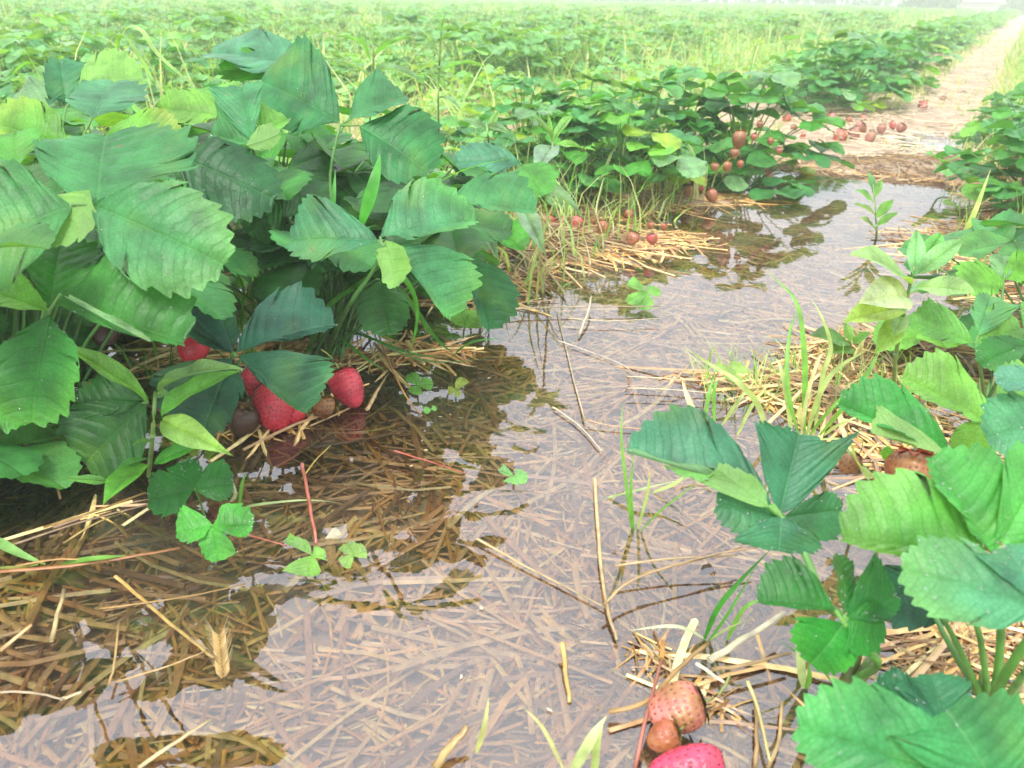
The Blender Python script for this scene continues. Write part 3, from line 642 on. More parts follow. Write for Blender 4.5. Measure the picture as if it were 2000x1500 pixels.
# plant 3 : drooping bright leaf in front
P3 = plant(640, 690, 'strawberry plant with wide bright three part leaf left of the water')
hero_leaf(P3, (748, 480), .74, [
    dict(T=(568, 470), L=(625, 402), R=(640, 512), B=(738, 470), c=(.04, .18, .075), N=(-.1, -.62, .75), cup=.14),
    dict(T=(928, 430), L=(800, 378), R=(810, 472), B=(742, 462), c=(.045, .19, .075), N=(.1, -.58, .8), cup=.10, edge=(.08, .28, .05)),
    dict(T=(880, 620), L=(908, 508), R=(838, 585), B=(768, 480), c=(.045, .20, .075), N=(.35, -.75, .5), cup=.02, edge=(.10, .32, .06)),
    dict(T=(775, 560), L=(740, 500), R=(800, 500), B=(755, 470), c=LIT, N=(.5, .6, -.5), cup=-.2, teeth=5)], via=[(680, 600, .80), (728, 530, .76)], r=.002)
hero_leaf(P3, (735, 545), .82, [dict(T=(758, 652), L=(795, 590), R=(700, 595), B=(742, 545), c=DEEP, N=(0, -.9, .4))])
hero_leaf(P3, (905, 500), .90, [
    dict(T=(958, 642), L=(998, 560), R=(918, 575), B=(915, 498), c=(.03, .15, .05), N=(.2, -.85, .5)),
    dict(T=(1045, 412), L=(960, 350), R=(940, 418), B=(870, 400), c=(.045, .20, .06), N=(.1, -.5, .8)),
    dict(T=(880, 400), L=(840, 440), R=(850, 380), c=MID)], via=[(800, 560, .9), (860, 520, .9)])
hero_leaf(P3, (1018, 320), 1.12, [
    dict(T=(888, 318), L=(950, 288), R=(930, 352), B=(1018, 318), c=(.05, .19, .10), N=(0, -.6, .8)),
    dict(T=(1060, 380), L=(1070, 330), R=(1010, 370), c=MID)], via=[(860, 520, 1.1), (960, 400, 1.1)])

# plant 4 : low dark leaf over the fruit
P4 = plant(430, 800, 'low strawberry plant with dark blue green leaf covering red strawberries')
hero_leaf(P4, (458, 694), .74, [
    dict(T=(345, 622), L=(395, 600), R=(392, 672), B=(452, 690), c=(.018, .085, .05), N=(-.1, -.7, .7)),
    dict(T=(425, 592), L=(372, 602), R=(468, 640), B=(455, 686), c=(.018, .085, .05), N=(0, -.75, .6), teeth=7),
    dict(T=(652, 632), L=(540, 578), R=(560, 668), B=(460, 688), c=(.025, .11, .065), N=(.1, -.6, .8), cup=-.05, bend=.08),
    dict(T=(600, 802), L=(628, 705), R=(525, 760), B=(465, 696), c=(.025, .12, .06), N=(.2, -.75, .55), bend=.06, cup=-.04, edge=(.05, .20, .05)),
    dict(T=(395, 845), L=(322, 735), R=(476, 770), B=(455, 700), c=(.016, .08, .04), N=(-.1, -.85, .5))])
hero_leaf(P4, (560, 560), .95, [dict(T=(500, 585), L=(520, 545), R=(530, 600), c=DEEP), dict(T=(620, 580), L=(590, 555), R=(590, 600), c=DARK)])

def leaf3(g, hub, az, c, ls, r, teeth, k, nt_):
    tilt = r.uniform(.1, .7)
    for j, da in enumerate((0, 1.35, -1.35)):
        a = az+da+r.uniform(-.15, .15); dr = r.uniform(.0, .5)
        d = np.array([math.cos(a), math.sin(a), -dr+(.15 if j else 0)])
        N = nrm(np.array([math.cos(az)*.35*tilt, math.sin(az)*.35*tilt, 1])+np.array([r.uniform(-.3, .3), r.uniform(-.3, .3), 0]))
        leaflet_auto(g, hub+nrm(d)*.003, d, N, ls*(1 if j == 0 else .92), .86, vfold=r.uniform(.0, .22), teeth=teeth, k=k, nt_=nt_, bend=r.uniform(.0, .10), curl=r.uniform(-.10, .05), wave=.03, c=c*r.uniform(.9, 1.1), rng=r)
# inner leaves that close the canopies of the near plants
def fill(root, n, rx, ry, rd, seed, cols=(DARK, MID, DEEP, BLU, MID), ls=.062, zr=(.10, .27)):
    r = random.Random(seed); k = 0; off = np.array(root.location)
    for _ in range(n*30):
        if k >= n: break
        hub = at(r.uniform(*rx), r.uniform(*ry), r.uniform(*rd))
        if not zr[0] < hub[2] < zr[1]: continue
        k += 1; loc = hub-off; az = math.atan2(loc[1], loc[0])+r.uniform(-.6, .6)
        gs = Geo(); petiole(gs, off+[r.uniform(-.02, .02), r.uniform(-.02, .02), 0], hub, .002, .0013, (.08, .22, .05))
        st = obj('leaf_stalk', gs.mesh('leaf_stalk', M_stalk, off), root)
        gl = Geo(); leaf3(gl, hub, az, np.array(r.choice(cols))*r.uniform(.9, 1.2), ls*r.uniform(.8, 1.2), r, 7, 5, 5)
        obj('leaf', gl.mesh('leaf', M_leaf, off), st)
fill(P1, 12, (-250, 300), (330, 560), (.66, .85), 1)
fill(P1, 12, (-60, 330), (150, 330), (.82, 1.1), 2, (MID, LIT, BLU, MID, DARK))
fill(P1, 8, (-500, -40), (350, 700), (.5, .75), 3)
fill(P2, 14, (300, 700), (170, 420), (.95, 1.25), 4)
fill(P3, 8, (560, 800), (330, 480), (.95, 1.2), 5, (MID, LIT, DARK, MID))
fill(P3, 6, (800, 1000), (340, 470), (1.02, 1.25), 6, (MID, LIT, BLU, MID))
# the dark mirror image in the water shows how dense the near canopy is: inner leaves where it must stand
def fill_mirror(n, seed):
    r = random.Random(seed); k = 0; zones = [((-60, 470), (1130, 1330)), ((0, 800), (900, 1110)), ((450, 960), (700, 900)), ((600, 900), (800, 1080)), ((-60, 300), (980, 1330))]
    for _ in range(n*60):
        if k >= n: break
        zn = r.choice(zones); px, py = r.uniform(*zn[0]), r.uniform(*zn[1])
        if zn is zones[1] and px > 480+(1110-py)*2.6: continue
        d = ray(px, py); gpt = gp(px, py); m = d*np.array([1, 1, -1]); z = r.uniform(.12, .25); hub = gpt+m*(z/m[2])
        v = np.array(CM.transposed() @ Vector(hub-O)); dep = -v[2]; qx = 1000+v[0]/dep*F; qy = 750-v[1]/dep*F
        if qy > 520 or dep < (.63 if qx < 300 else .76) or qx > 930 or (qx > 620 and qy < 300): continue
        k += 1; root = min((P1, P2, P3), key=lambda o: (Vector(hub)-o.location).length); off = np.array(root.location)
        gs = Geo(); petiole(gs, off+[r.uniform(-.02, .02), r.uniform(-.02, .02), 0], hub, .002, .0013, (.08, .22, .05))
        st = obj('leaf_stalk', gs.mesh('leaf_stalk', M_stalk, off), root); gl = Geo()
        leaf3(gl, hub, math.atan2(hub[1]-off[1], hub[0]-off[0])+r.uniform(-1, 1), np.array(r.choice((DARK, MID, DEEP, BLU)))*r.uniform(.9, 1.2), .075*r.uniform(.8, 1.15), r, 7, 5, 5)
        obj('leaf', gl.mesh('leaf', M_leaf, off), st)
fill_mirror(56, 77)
# right side plants
P5 = plant(1660, 1330, 'strawberry plant with blue green cupped leaf standing over the straw right of the puddle')
hero_leaf(P5, (1522, 1005), .50, [
    dict(T=(1228, 883), L=(1375, 828), R=(1385, 925), B=(1508, 985), c=(.035, .155, .08), N=(-.1, -.55, .8), cup=.05, bend=.05),
    dict(T=(1400, 915), L=(1300, 905), R=(1485, 945), B=(1502, 990), c=(.10, .28, .05), N=(.1, .7, -.6), d=.492, cup=0, teeth=7),
    dict(T=(1562, 848), L=(1478, 842), R=(1662, 850), B=(1524, 1003), c=(.03, .145, .07), N=(0, -.7, .65), cup=.22, bend=-.02),
    dict(T=(1400, 985), L=(1398, 925), R=(1470, 1045), B=(1518, 1008), c=(.028, .14, .055), N=(-.1, -.75, .6)),
    dict(T=(1645, 995), L=(1600, 965), R=(1590, 1055), B=(1532, 1010), c=(.03, .15, .05), N=(.1, -.75, .6)),
    dict(T=(1520, 1076), L=(1440, 1050), R=(1595, 1062), B=(1526, 1008), c=(.04, .17, .08), N=(0, -.8, .6), d=.498)],
    crown=gp(1640, 1200, .06), via=[(1606, 1175, .475), (1588, 1120, .487), (1560, 1060, .498)], r=.0026, sc=(.13, .33, .07))
hero_leaf(P5, (1648, 1217), .455, [
    dict(T=(1585, 1297), L=(1562, 1212), R=(1668, 1280), B=(1648, 1217), c=(.018, .19, .02), N=(0, -.85, .5), cup=.04, edge=(.05, .30, .03)),
    dict(T=(1728, 1215), L=(1655, 1275), R=(1700, 1175), B=(1650, 1212), c=(.02, .19, .02), N=(0, -.8, .55), cup=.04),
    dict(T=(1482, 1175), L=(1550, 1100), R=(1545, 1190), B=(1632, 1192), c=(.02, .14, .022), N=(-.1, -.6, .75), cup=.1),
    dict(T=(1752, 1165), L=(1700, 1092), R=(1715, 1210), B=(1655, 1205), c=(.022, .17, .03), N=(.1, -.7, .65), cup=.15),
    dict(T=(1640, 1085), L=(1622, 1130), R=(1662, 1130), B=(1650, 1200), c=(.02, .13, .02), N=(.5, -.5, .6))],
    via=[(1715, 1300, .47), (1690, 1265, .465)], r=.0021, sc=(.12, .33, .05))
P6 = plant(1935, 1400, 'strawberry plant with the largest light green leaves at the right edge')
hero_leaf(P6, (1940, 1090), .42, [
    dict(T=(1648, 1052), L=(1790, 942), R=(1795, 1090), B=(1932, 1088), c=(.07, .26, .04), N=(-.05, -.65, .7), cup=.05, edge=(.14, .36, .06), puff=.008),
    dict(T=(1820, 895), L=(1860, 1010), R=(1950, 925), B=(1938, 1080), c=(.05, .25, .045), N=(.1, -.7, .65), cup=.10, puff=.008),
    dict(T=(2040, 890), L=(1950, 910), R=(2080, 1000), B=(1945, 1080), c=(.06, .28, .05), N=(.1, -.7, .65), cup=.12)], r=.0024, sc=(.15, .36, .07))
hero_leaf(P6, (2050, 1190), .385, [
    dict(T=(1765, 1112), L=(1880, 1068), R=(1890, 1225), B=(2050, 1190), c=(.055, .22, .10), N=(-.1, -.5, .8), cup=.05, edge=(.09, .28, .08)),
    dict(T=(1960, 1070), L=(1910, 1090), R=(2020, 1090), B=(2040, 1180), c=(.055, .22, .11), N=(0, -.5, .8)),
    dict(T=(2150, 1050), L=(2050, 1060), R=(2150, 1150), c=BLU)], via=[(1950, 1340, .43)], r=.0026, sc=(.12, .32, .05))
hero_leaf(P6, (1990, 1600), .345, [
    dict(T=(1562, 1420), L=(1730, 1360), R=(1680, 1540), B=(1940, 1540), c=(.035, .21, .06), N=(-.1, -.6, .75), cup=.04, teeth=10, puff=.009, edge=(.06, .26, .06)),
    dict(T=(1850, 1390), L=(1740, 1440), R=(2010, 1410), B=(1960, 1560), c=(.03, .19, .05), N=(.1, -.6, .75), cup=.04, puff=.009)], crown=gp(1990, 1480, .02))
hero_leaf(P6, (1850, 1430), .42, [
    dict(T=(1712, 1330), L=(1765, 1318), R=(1740, 1400), B=(1840, 1430), c=(.02, .13, .055), N=(-.1, -.7, .65)),
    dict(T=(1820, 1318), L=(1755, 1345), R=(1885, 1345), B=(1845, 1430), c=(.028, .16, .07), N=(0, -.7, .65)),
    dict(T=(1920, 1400), L=(1890, 1350), R=(1890, 1440), c=(.02, .12, .05))])
hero_leaf(P6, (1800, 1150), .52, [dict(T=(1700, 1175), L=(1730, 1110), R=(1830, 1215), B=(1860, 1140), c=(.016, .085, .045), N=(0, -.7, .7))], via=[(1850, 1250, .5)])
for via, hub in (([(1870, 1260, .47)], (1840, 1205)), ([(1915, 1250, .46)], (1895, 1200)), ([(1990, 1330, .40)], (2010, 1290))):
    hero_leaf(P6, hub, via[0][2]-.01, [], via=via, sc=(.13, .33, .06))
P7 = plant(1880, 960, 'strawberry plant with folded leaves over the big orange strawberry')
hero_leaf(P7, (1858, 885), .56, [
    dict(T=(1640, 790), L=(1755, 765), R=(1740, 850), B=(1856, 884), c=(.035, .22, .04), N=(-.1, -.7, .65), cup=.10, puff=.008),
    dict(T=(1700, 845), L=(1730, 800), R=(1790, 870), B=(1850, 890), c=(.16, .32, .08), N=(.1, .75, -.6), d=.552, cup=0, teeth=6)])
hero_leaf(P7, (1945, 835), .60, [
    dict(T=(1765, 735), L=(1860, 715), R=(1860, 815), B=(1940, 832), c=(.11, .30, .04), N=(0, -.65, .7)),
    dict(T=(1880, 890), L=(1862, 840), R=(1945, 860), B=(1925, 815), c=LIT, N=(0, -.9, .3)),
    dict(T=(2040, 730), L=(1950, 735), R=(2030, 790), c=(.09, .26, .04))])
hero_leaf(P7, (2050, 820), .52, [
    dict(T=(1928, 855), L=(1965, 772), R=(1975, 888), B=(2050, 820), c=(.05, .20, .09), N=(-.1, -.7, .65)),
    dict(T=(1945, 740), L=(1980, 720), R=(1980, 770), B=(2050, 750), c=(.06, .20, .12))], crown=gp(2040, 1000))
P8 = plant(1925, 790, 'strawberry plant with wide pale leaf beside the oval leaved weed')
hero_leaf(P8, (1905, 672), .74, [
    dict(T=(1780, 628), L=(1830, 600), R=(1835, 672), B=(1902, 670), c=(.09, .28, .05), N=(-.1, -.6, .75), cup=.12),
    dict(T=(1995, 640), L=(1930, 605), R=(1945, 680), B=(1905, 670), c=(.10, .29, .05), N=(.1, -.6, .75), cup=.1),
    dict(T=(1935, 578), L=(1895, 605), R=(1980, 605), B=(1910, 655), c=(.07, .24, .08), N=(0, -.6, .8))], via=[(1915, 720, .74)])
hero_leaf(P8, (2010, 670), .70, [dict(T=(1915, 710), L=(1940, 665), R=(1960, 728), c=(.02, .13, .02)), dict(T=(2060, 600), L=(1990, 610), R=(2060, 650), c=MID)])
hero_leaf(P8, (1960, 545), .92, [dict(T=(1880, 560), L=(1900, 515), R=(1930, 585), c=LIT), dict(T=(2030, 520), L=(1980, 500), R=(2010, 560), c=LIT), dict(T=(1960, 500), L=(1930, 520), R=(1990, 510), c=PALE)])

# small seedlings with three round leaflets
def seedling(base, zb, hub, d, lfs, label, c):
    p = gp(base[0], base[1], zb); root = empty('strawberry_seedling', p, label, 'strawberry seedling', 'small runner plants in the water')
    hero_leaf(root, hub, d, [dict(T=T, L=L, R=R, c=c, teeth=6, N=NN, cup=.08, **ex) for (T, L, R, NN, ex) in lfs], r=.0010, sc=(.14, .30, .06))
nU = (0, -.55, .8)
seedling((400, 1010), 0, (380, 955), .68, [((290, 975), (320, 925), (350, 1000), (-.1, -.7, .7), {}), ((455, 945), (420, 905), (430, 978), (.1, -.7, .7), {}), ((360, 900), (330, 920), (395, 920), (0, -.5, .8), {})], 'small dark seedling with jagged leaves in front of the narrow leaved weed', (.02, .14, .02))
seedling((440, 1050), 0, (415, 1026), .63, [((345, 1040), (365, 995), (390, 1055), nU, {}), ((493, 1025), (445, 988), (470, 1050), nU, {}), ((425, 1095), (395, 1060), (458, 1070), (0, -.8, .6), {})], 'bright green seedling with three rounded leaves above the brown straw', (.05, .26, .03))
seedling((620, 1080), 0, (610, 1085), gdepth(610, 1085, .012), [((555, 1060), (570, 1045), (600, 1060), nU, {}), ((600, 1125), (560, 1110), (625, 1115), nU, {}), ((635, 1085), (615, 1070), (640, 1095), nU, {})], 'pale half sunken seedling at the foot of the red runner', (.14, .33, .05))
seedling((690, 1090), 0, (690, 1085), gdepth(690, 1085, .012), [((680, 1060), (665, 1075), (700, 1070), nU, {}), ((715, 1075), (700, 1065), (712, 1090), nU, {}), ((670, 1105), (665, 1090), (685, 1108), nU, {})], 'tiny yellow green seedling right of the red runner', (.16, .30, .06))
seedling((815, 750), 0, (815, 752), gdepth(815, 752, .012), [((800, 730), (795, 745), (818, 735), nU, {}), ((845, 750), (825, 740), (838, 762), nU, {}), ((810, 770), (800, 760), (825, 768), nU, {})], 'tiny seedling in the water right of the red strawberry', (.10, .28, .05))
seedling((890, 760), 0, (890, 762), gdepth(890, 762, .01), [((905, 738), (890, 748), (912, 750), nU, {}), ((875, 765), (880, 755), (880, 772), nU, {}), ((900, 770), (898, 765), (890, 776), nU, {})], 'tiny yellow sprout near the jagged reflection', (.25, .33, .06))
seedling((1005, 935), 0, (1003, 930), gdepth(1003, 930, .008), [((975, 918), (985, 910), (990, 930), nU, {}), ((1030, 935), (1010, 918), (1015, 945), nU, {}), ((1000, 945), (985, 940), (1012, 950), nU, {})], 'pale seedling floating in the middle of the puddle', (.13, .32, .09))
seedling((840, 802), 0, (842, 800), gdepth(842, 800, .006), [((828, 803), (832, 795), (836, 808), nU, {}), ((852, 797), (845, 793), (850, 803), nU, {})], 'two leaved sprout in shallow water left of the puddle', (.10, .30, .06))
seedling((1260, 585), .0, (1262, 570), gdepth(1262, 570, .02), [((1225, 555), (1240, 545), (1250, 570), nU, {}), ((1290, 570), (1265, 560), (1280, 580), nU, {}), ((1225, 590), (1235, 575), (1250, 592), nU, {}), ((1255, 605), (1240, 592), (1275, 595), nU, {})], 'seedling at the far side of the long flat straw', (.13, .32, .06))
seedling((1420, 735), .01, (1435, 728), gdepth(1435, 728, .03), [((1450, 712), (1425, 712), (1455, 730), nU, {}), ((1395, 720), (1405, 710), (1415, 730), nU, {}), ((1430, 745), (1415, 735), (1450, 742), nU, {})], 'round leaved sprout on the straw island', (.20, .34, .08))
seedling((905, 660), .01, (910, 640), .95, [((940, 615), (905, 615), (945, 640), nU, {}), ((900, 610), (885, 630), (915, 615), nU, {})], 'small yellow green plant under the drooping leaf by the water', (.12, .30, .04))

# ------------------------------------------------------------------ weeds with narrow / oval leaves
def weed(name, base, zb, stem, leaves, label, sc=(.20, .33, .09), kind='lance', r=.0022, cat='weed', group=None, d=None):
    """stem: list of (px,py,depth); leaves: (B, T, depthB, depthT, width ratio, colour, bend)"""
    p = gp(base[0], base[1], zb); root = empty(name, p, label, cat, group)
    g = Geo(); pts = [p]+[at(*s) for s in stem]; tube(g, smooth_pts(pts, 4), r, r*.7, 6, sc, sc)
    for s in stem[:-1]:
        q = at(*s); tube(g, [q-[0, 0, .0015], q+[0, 0, .0015]], r*1.25, r*1.25, 6, sc)
    obj('stem', g.mesh('stem', M_stalk, p), root)
    for i, (B, T, db, dt, wr, c, bend) in enumerate(leaves):
        Bw = at(*B, db); Tw = at(*T, dt); a = nrm(Tw-Bw)
        g = Geo(); N = nrm(nrm((0, -.55, .85))-a*(a@nrm((0, -.55, .85))))
        tilt = ((i*37) % 10-5)*.06; sd = np.cross(N, a); N = nrm(N+sd*tilt)
        leaflet_auto(g, Bw, Tw-Bw, N, np.linalg.norm(Tw-Bw), wr, vfold=.05, teeth=0, k=22, nt_=5, bend=bend, kind=kind, c=c, wave=.03, puff=.004, rng=random.Random(i))
        obj('leaf', g.mesh('leaf', M_weed, p), root)
wg = (.13, .33, .06)
weed('narrow_leaved_weed', (290, 930), .0, [(298, 850, .655), (303, 765, .65)], [
    ((292, 785), (100, 663), .655, .60, .20, wg, .06), ((305, 762), (478, 718), .65, .60, .16, PALE, .08), ((312, 812), (468, 722), .655, .61, .22, (.09, .30, .06), .05),
    ((314, 818), (453, 889), .655, .60, .23, (.19, .36, .09), .05), ((300, 905), (400, 868), .66, .64, .36, (.05, .25, .03), .05), ((287, 905), (200, 985), .66, .60, .38, (.10, .35, .04), .06),
    ((288, 895), (222, 920), .66, .64, .36, (.06, .25, .03), .04), ((215, 940), (126, 935), .64, .62, .24, (.12, .33, .07), .03), ((295, 860), (258, 870), .66, .64, .3, wg, .04), ((305, 770), (335, 772), .65, .63, .3, PALE, .04)],
    'narrow leaved weed with pink flushed leaves at the left edge of the water', kind='lance')
weed('narrow_leaved_weed', (725, 330), .02, [(722, 250, 1.55), (728, 175, 1.5), (730, 90, 1.45)], [
    ((728, 110), (810, 75), 1.45, 1.5, .14, wg, .14), ((722, 100), (655, 70), 1.45, 1.4, .14, wg, .12), ((728, 140), (835, 165), 1.5, 1.45, .17, PALE, .14), ((722, 150), (650, 120), 1.5, 1.45, .18, PALE, .1), ((728, 190), (800, 200), 1.5, 1.45, .17, wg, .1), ((724, 120), (700, 60), 1.45, 1.45, .14, wg, .04)],
    'tall narrow leaved weed behind the tented dark leaf')
weed('narrow_leaved_weed', (860, 300), .02, [(856, 220, 1.7), (858, 130, 1.65), (862, 60, 1.6)], [
    ((860, 80), (905, 60), 1.6, 1.6, .14, wg, .14), ((858, 100), (800, 85), 1.6, 1.6, .14, PALE, .12), ((860, 140), (945, 130), 1.6, 1.65, .13, wg, .14), ((858, 150), (800, 150), 1.6, 1.6, .15, wg, .1), ((858, 190), (900, 215), 1.6, 1.55, .18, PALE, .1), ((860, 70), (870, 25), 1.6, 1.6, .12, wg, .02)],
    'second tall narrow leaved weed behind the near row')
weed('narrow_leaved_weed', (960, 340), .02, [(955, 280, 1.4), (950, 240, 1.38)], [
    ((952, 245), (1000, 262), 1.38, 1.36, .30, PALE, .08), ((950, 250), (895, 235), 1.38, 1.36, .30, PALE, .08), ((952, 260), (975, 215), 1.38, 1.4, .28, wg, .05), ((950, 270), (905, 290), 1.38, 1.36, .26, wg, .06)],
    'pale weed between the near row and the grassy strip')
weed('narrow_leaved_weed', (1085, 370), .02, [(1078, 320, 1.28), (1080, 270, 1.25)], [
    ((1080, 275), (1035, 225), 1.25, 1.2, .2, PALE, .08), ((1080, 278), (1120, 225), 1.25, 1.3, .2, wg, .08), ((1080, 285), (1045, 345), 1.25, 1.15, .28, (.15, .26, .17), .06), ((1082, 285), (1140, 290), 1.25, 1.2, .2, wg, .08), ((1078, 270), (1070, 220), 1.25, 1.25, .18, wg, .04), ((1055, 370), (1140, 425), 1.2, 1.1, .15, (.14, .27, .13), .08)],
    'greyish narrow leaved weed in the gap right of the large leaves')
weed('narrow_leaved_weed', (940, 560), .01, [(930, 480, 1.05), (935, 420, 1.02)], [
    ((1015, 390), (1067, 500), 1.04, .98, .24, (.17, .30, .17), .05), ((928, 425), (975, 512), 1.02, .98, .24, (.13, .26, .14), .06), ((870, 455), (932, 540), .92, .90, .14, (.13, .36, .05), .12)],
    'weed with hanging grey green pointed leaves above the straw')
vo_ = (.22, .40, .14)
weed('oval_leaved_weed', (1745, 760), .02, [(1750, 690, .80), (1768, 600, .77), (1785, 520, .75)], [
    ((1780, 555), (1662, 495), .76, .72, .42, vo_, .06), ((1785, 540), (1790, 448), .75, .76, .34, (.13, .33, .12), .04), ((1792, 535), (1880, 468), .75, .74, .42, (.15, .35, .12), .05), ((1788, 560), (1905, 572), .75, .70, .42, vo_, .06),
    ((1775, 580), (1680, 590), .76, .71, .44, (.36, .46, .25), .08), ((1768, 600), (1650, 628), .77, .72, .32, (.25, .42, .10), .05), ((1790, 520), (1840, 455), .75, .78, .28, (.10, .36, .06), .04), ((1762, 615), (1710, 690), .78, .76, .40, (.2, .40, .08), .05), ((1765, 610), (1745, 655), .78, .75, .4, vo_, .04)],
    'pale oval leaved weed standing at the right edge of the puddle', kind='oval', cat='weed')
weed('oval_leaved_weed', (1710, 480), -.02, [(1712, 440, gdepth(1712, 480)), (1705, 360, gdepth(1712, 480))], [
    ((1706, 380), (1695, 335), gdepth(1712, 480), gdepth(1712, 480), .4, (.08, .25, .08), .04), ((1708, 385), (1722, 350), gdepth(1712, 480), gdepth(1712, 480), .4, wg, .04), ((1706, 395), (1672, 370), gdepth(1712, 480), gdepth(1712, 480)-.02, .4, wg, .04),
    ((1710, 420), (1668, 398), gdepth(1712, 480), gdepth(1712, 480)-.02, .4, (.14, .26, .06), .04), ((1712, 425), (1745, 390), gdepth(1712, 480), gdepth(1712, 480)-.02, .5, wg, .04), ((1713, 440), (1755, 415), gdepth(1712, 480), gdepth(1712, 480)-.03, .4, wg, .04), ((1712, 450), (1680, 425), gdepth(1712, 480), gdepth(1712, 480)-.03, .4, (.16, .26, .06), .04)],
    'small weed standing alone in the bright far end of the puddle', kind='oval', r=.0025)
weed('oval_leaved_weed', (1665, 700), .01, [(1660, 665, .98)], [
    ((1662, 672), (1585, 655), .98, .95, .5, (.06, .16, .03), .04), ((1662, 668), (1650, 630), .98, .98, .5, (.12, .28, .05), .04), ((1665, 670), (1700, 650), .98, .96, .5, (.10, .25, .05), .04), ((1664, 680), (1620, 690), .98, .95, .5, (.08, .18, .04), .04)],
    'low dark round leaved weed at the water edge behind the grass', kind='oval', r=.002)
weed('oval_leaved_weed', (1870, 340), .03, [(1845, 330, 2.05), (1840, 300, 2.0)], [
    ((1842, 318), (1810, 300), 2.0, 1.95, .5, (.1, .3, .06), .04), ((1842, 318), (1880, 305), 2.0, 1.95, .5, (.1, .3, .06), .04), ((1842, 325), (1850, 345), 2.0, 1.9, .5, (.1, .3, .06), .04)],
    'small bright weed at the far right bank of the puddle', kind='oval', r=.003)
weed('oval_leaved_weed', (1795, 800), .02, [(1800, 740, .70)], [((1802, 745), (1800, 700), .70, .70, .6, (.20, .42, .06), .04), ((1730, 900), (1735, 870), .60, .60, .8, (.12, .36, .04), .04)],
    'yellow green leaf speckled with water drops under the pale leaf', kind='oval', r=.0016)

# ------------------------------------------------------------------ grass
GR = (.16, .38, .06); GD = (.05, .24, .03); GP = (.36, .46, .16); GY = (.50, .50, .24)
def tuft(base, zb, blades, label, group='grass tufts with long blades'):
    """blades: lists of (px,py,depth offset) from root to tip + (width, colour)"""
    p = gp(base[0], base[1], zb); root = empty('grass_tuft', p, label, 'grass tuft', group)
    d0 = gdepth(base[0], base[1], zb)
    for i, (pts, w_, c) in enumerate(blades):
        P = [at(x, y, d0+dd) for x, y, dd in pts]; g = Geo()
        blade(g, smooth_pts(P, 5), w_, c, np.array(c)*1.15, fold=.3, side=np.array([1., 0, .2]) if abs(pts[0][0]-pts[-1][0]) < abs(pts[0][1]-pts[-1][1]) else None, roll=random.Random(i).uniform(-.6, .6))
        obj('blade', g.mesh('blade', M_grass, p), root)
tuft((1585, 850), .01, [
    ([(1570, 850, 0), (1572, 760, -.02), (1570, 680, -.03), (1555, 590, -.03), (1500, 532, -.01)], .006, GR),
    ([(1590, 850, 0), (1605, 740, -.02), (1622, 680, -.02), (1605, 620, -.02), (1580, 578, 0)], .005, GP),
    ([(1560, 850, 0), (1540, 770, -.02), (1538, 700, -.02), (1545, 640, -.01), (1560, 600, 0)], .0045, GR),
    ([(1575, 850, 0), (1600, 770, -.03), (1635, 720, -.03), (1700, 680, -.02)], .006, GP),
    ([(1580, 850, 0), (1620, 800, -.03), (1680, 745, -.03)], .005, GR),
    ([(1565, 850, 0), (1575, 780, -.02), (1600, 700, -.02), (1620, 690, 0)], .004, GY),
    ([(1545, 855, 0), (1540, 800, -.01), (1525, 720, -.01), (1515, 700, 0)], .0045, GP),
    ([(1600, 850, 0), (1650, 790, -.03), (1700, 720, -.02), (1712, 690, 0)], .006, GR),
    ([(1575, 850, 0), (1560, 800, -.01), (1600, 760, -.02)], .005, GY),
    ([(1610, 850, 0), (1640, 830, -.03), (1710, 800, -.02)], .005, GP),
    ([(1500, 860, 0), (1480, 790, -.01), (1440, 745, -.02), (1392, 715, 0), (1340, 680, .0)], .006, GP),
    ([(1440, 850, .0), (1470, 790, -.01), (1510, 740, -.01)], .004, GP)],
    'tall pale grass tuft rising behind the blue green cupped leaf')
tuft((1390, 830), .01, [([(1375, 830, 0), (1385, 770, -.01), (1398, 725, 0)], .004, GR), ([(1410, 830, 0), (1440, 785, -.01), (1482, 735, 0)], .0045, GP), ([(1365, 825, 0), (1345, 780, -.01), (1332, 745, 0)], .006, (.7, .62, .4)), ([(1395, 830, 0), (1395, 760, -.01), (1405, 740, 0)], .004, GR)],
    'short grass tuft on the straw island')
tuft((1235, 1050), -.01, [([(1236, 1050, 0), (1224, 950, -.03), (1214, 860, -.04), (1216, 785, -.04)], .0028, GR), ([(1238, 1050, 0), (1232, 960, -.02), (1238, 880, -.03)], .0030, GR), ([(1242, 1045, 0), (1265, 960, -.03), (1268, 915, -.04)], .0026, GP),
    ([(1240, 1052, 0), (1290, 1000, -.03), (1365, 940, -.05)], .0050, (.17, .38, .05))], 'thin upright grass left of the blue green leaf')
tuft((1250, 960), .0, [([(1140, 985, 0), (1240, 960, -.02), (1300, 945, -.02), (1365, 932, -.03)], .005, (.35, .46, .2)), ([(1270, 965, .0), (1320, 945, -.01), (1340, 925, -.01)], .005, GP)], 'pale grass blade lying beside the blue green leaf')
tuft((1380, 1250), .0, [([(1375, 1250, 0), (1400, 1190, -.02), (1440, 1140, -.03), (1508, 1070, -.04)], .0042, GD), ([(1385, 1250, 0), (1420, 1200, -.02), (1480, 1100, -.03)], .003, (.09, .30, .05)), ([(1385, 1252, 0), (1430, 1225, -.02), (1472, 1208, -.02)], .0042, GP),
    ([(1380, 1250, 0), (1320, 1225, -.01), (1225, 1232, -.01)], .0050, (.5, .55, .35)), ([(1420, 1250, 0), (1450, 1190, -.02), (1490, 1170, -.02)], .004, GR)], 'green grass tuft below the blue green leaf')
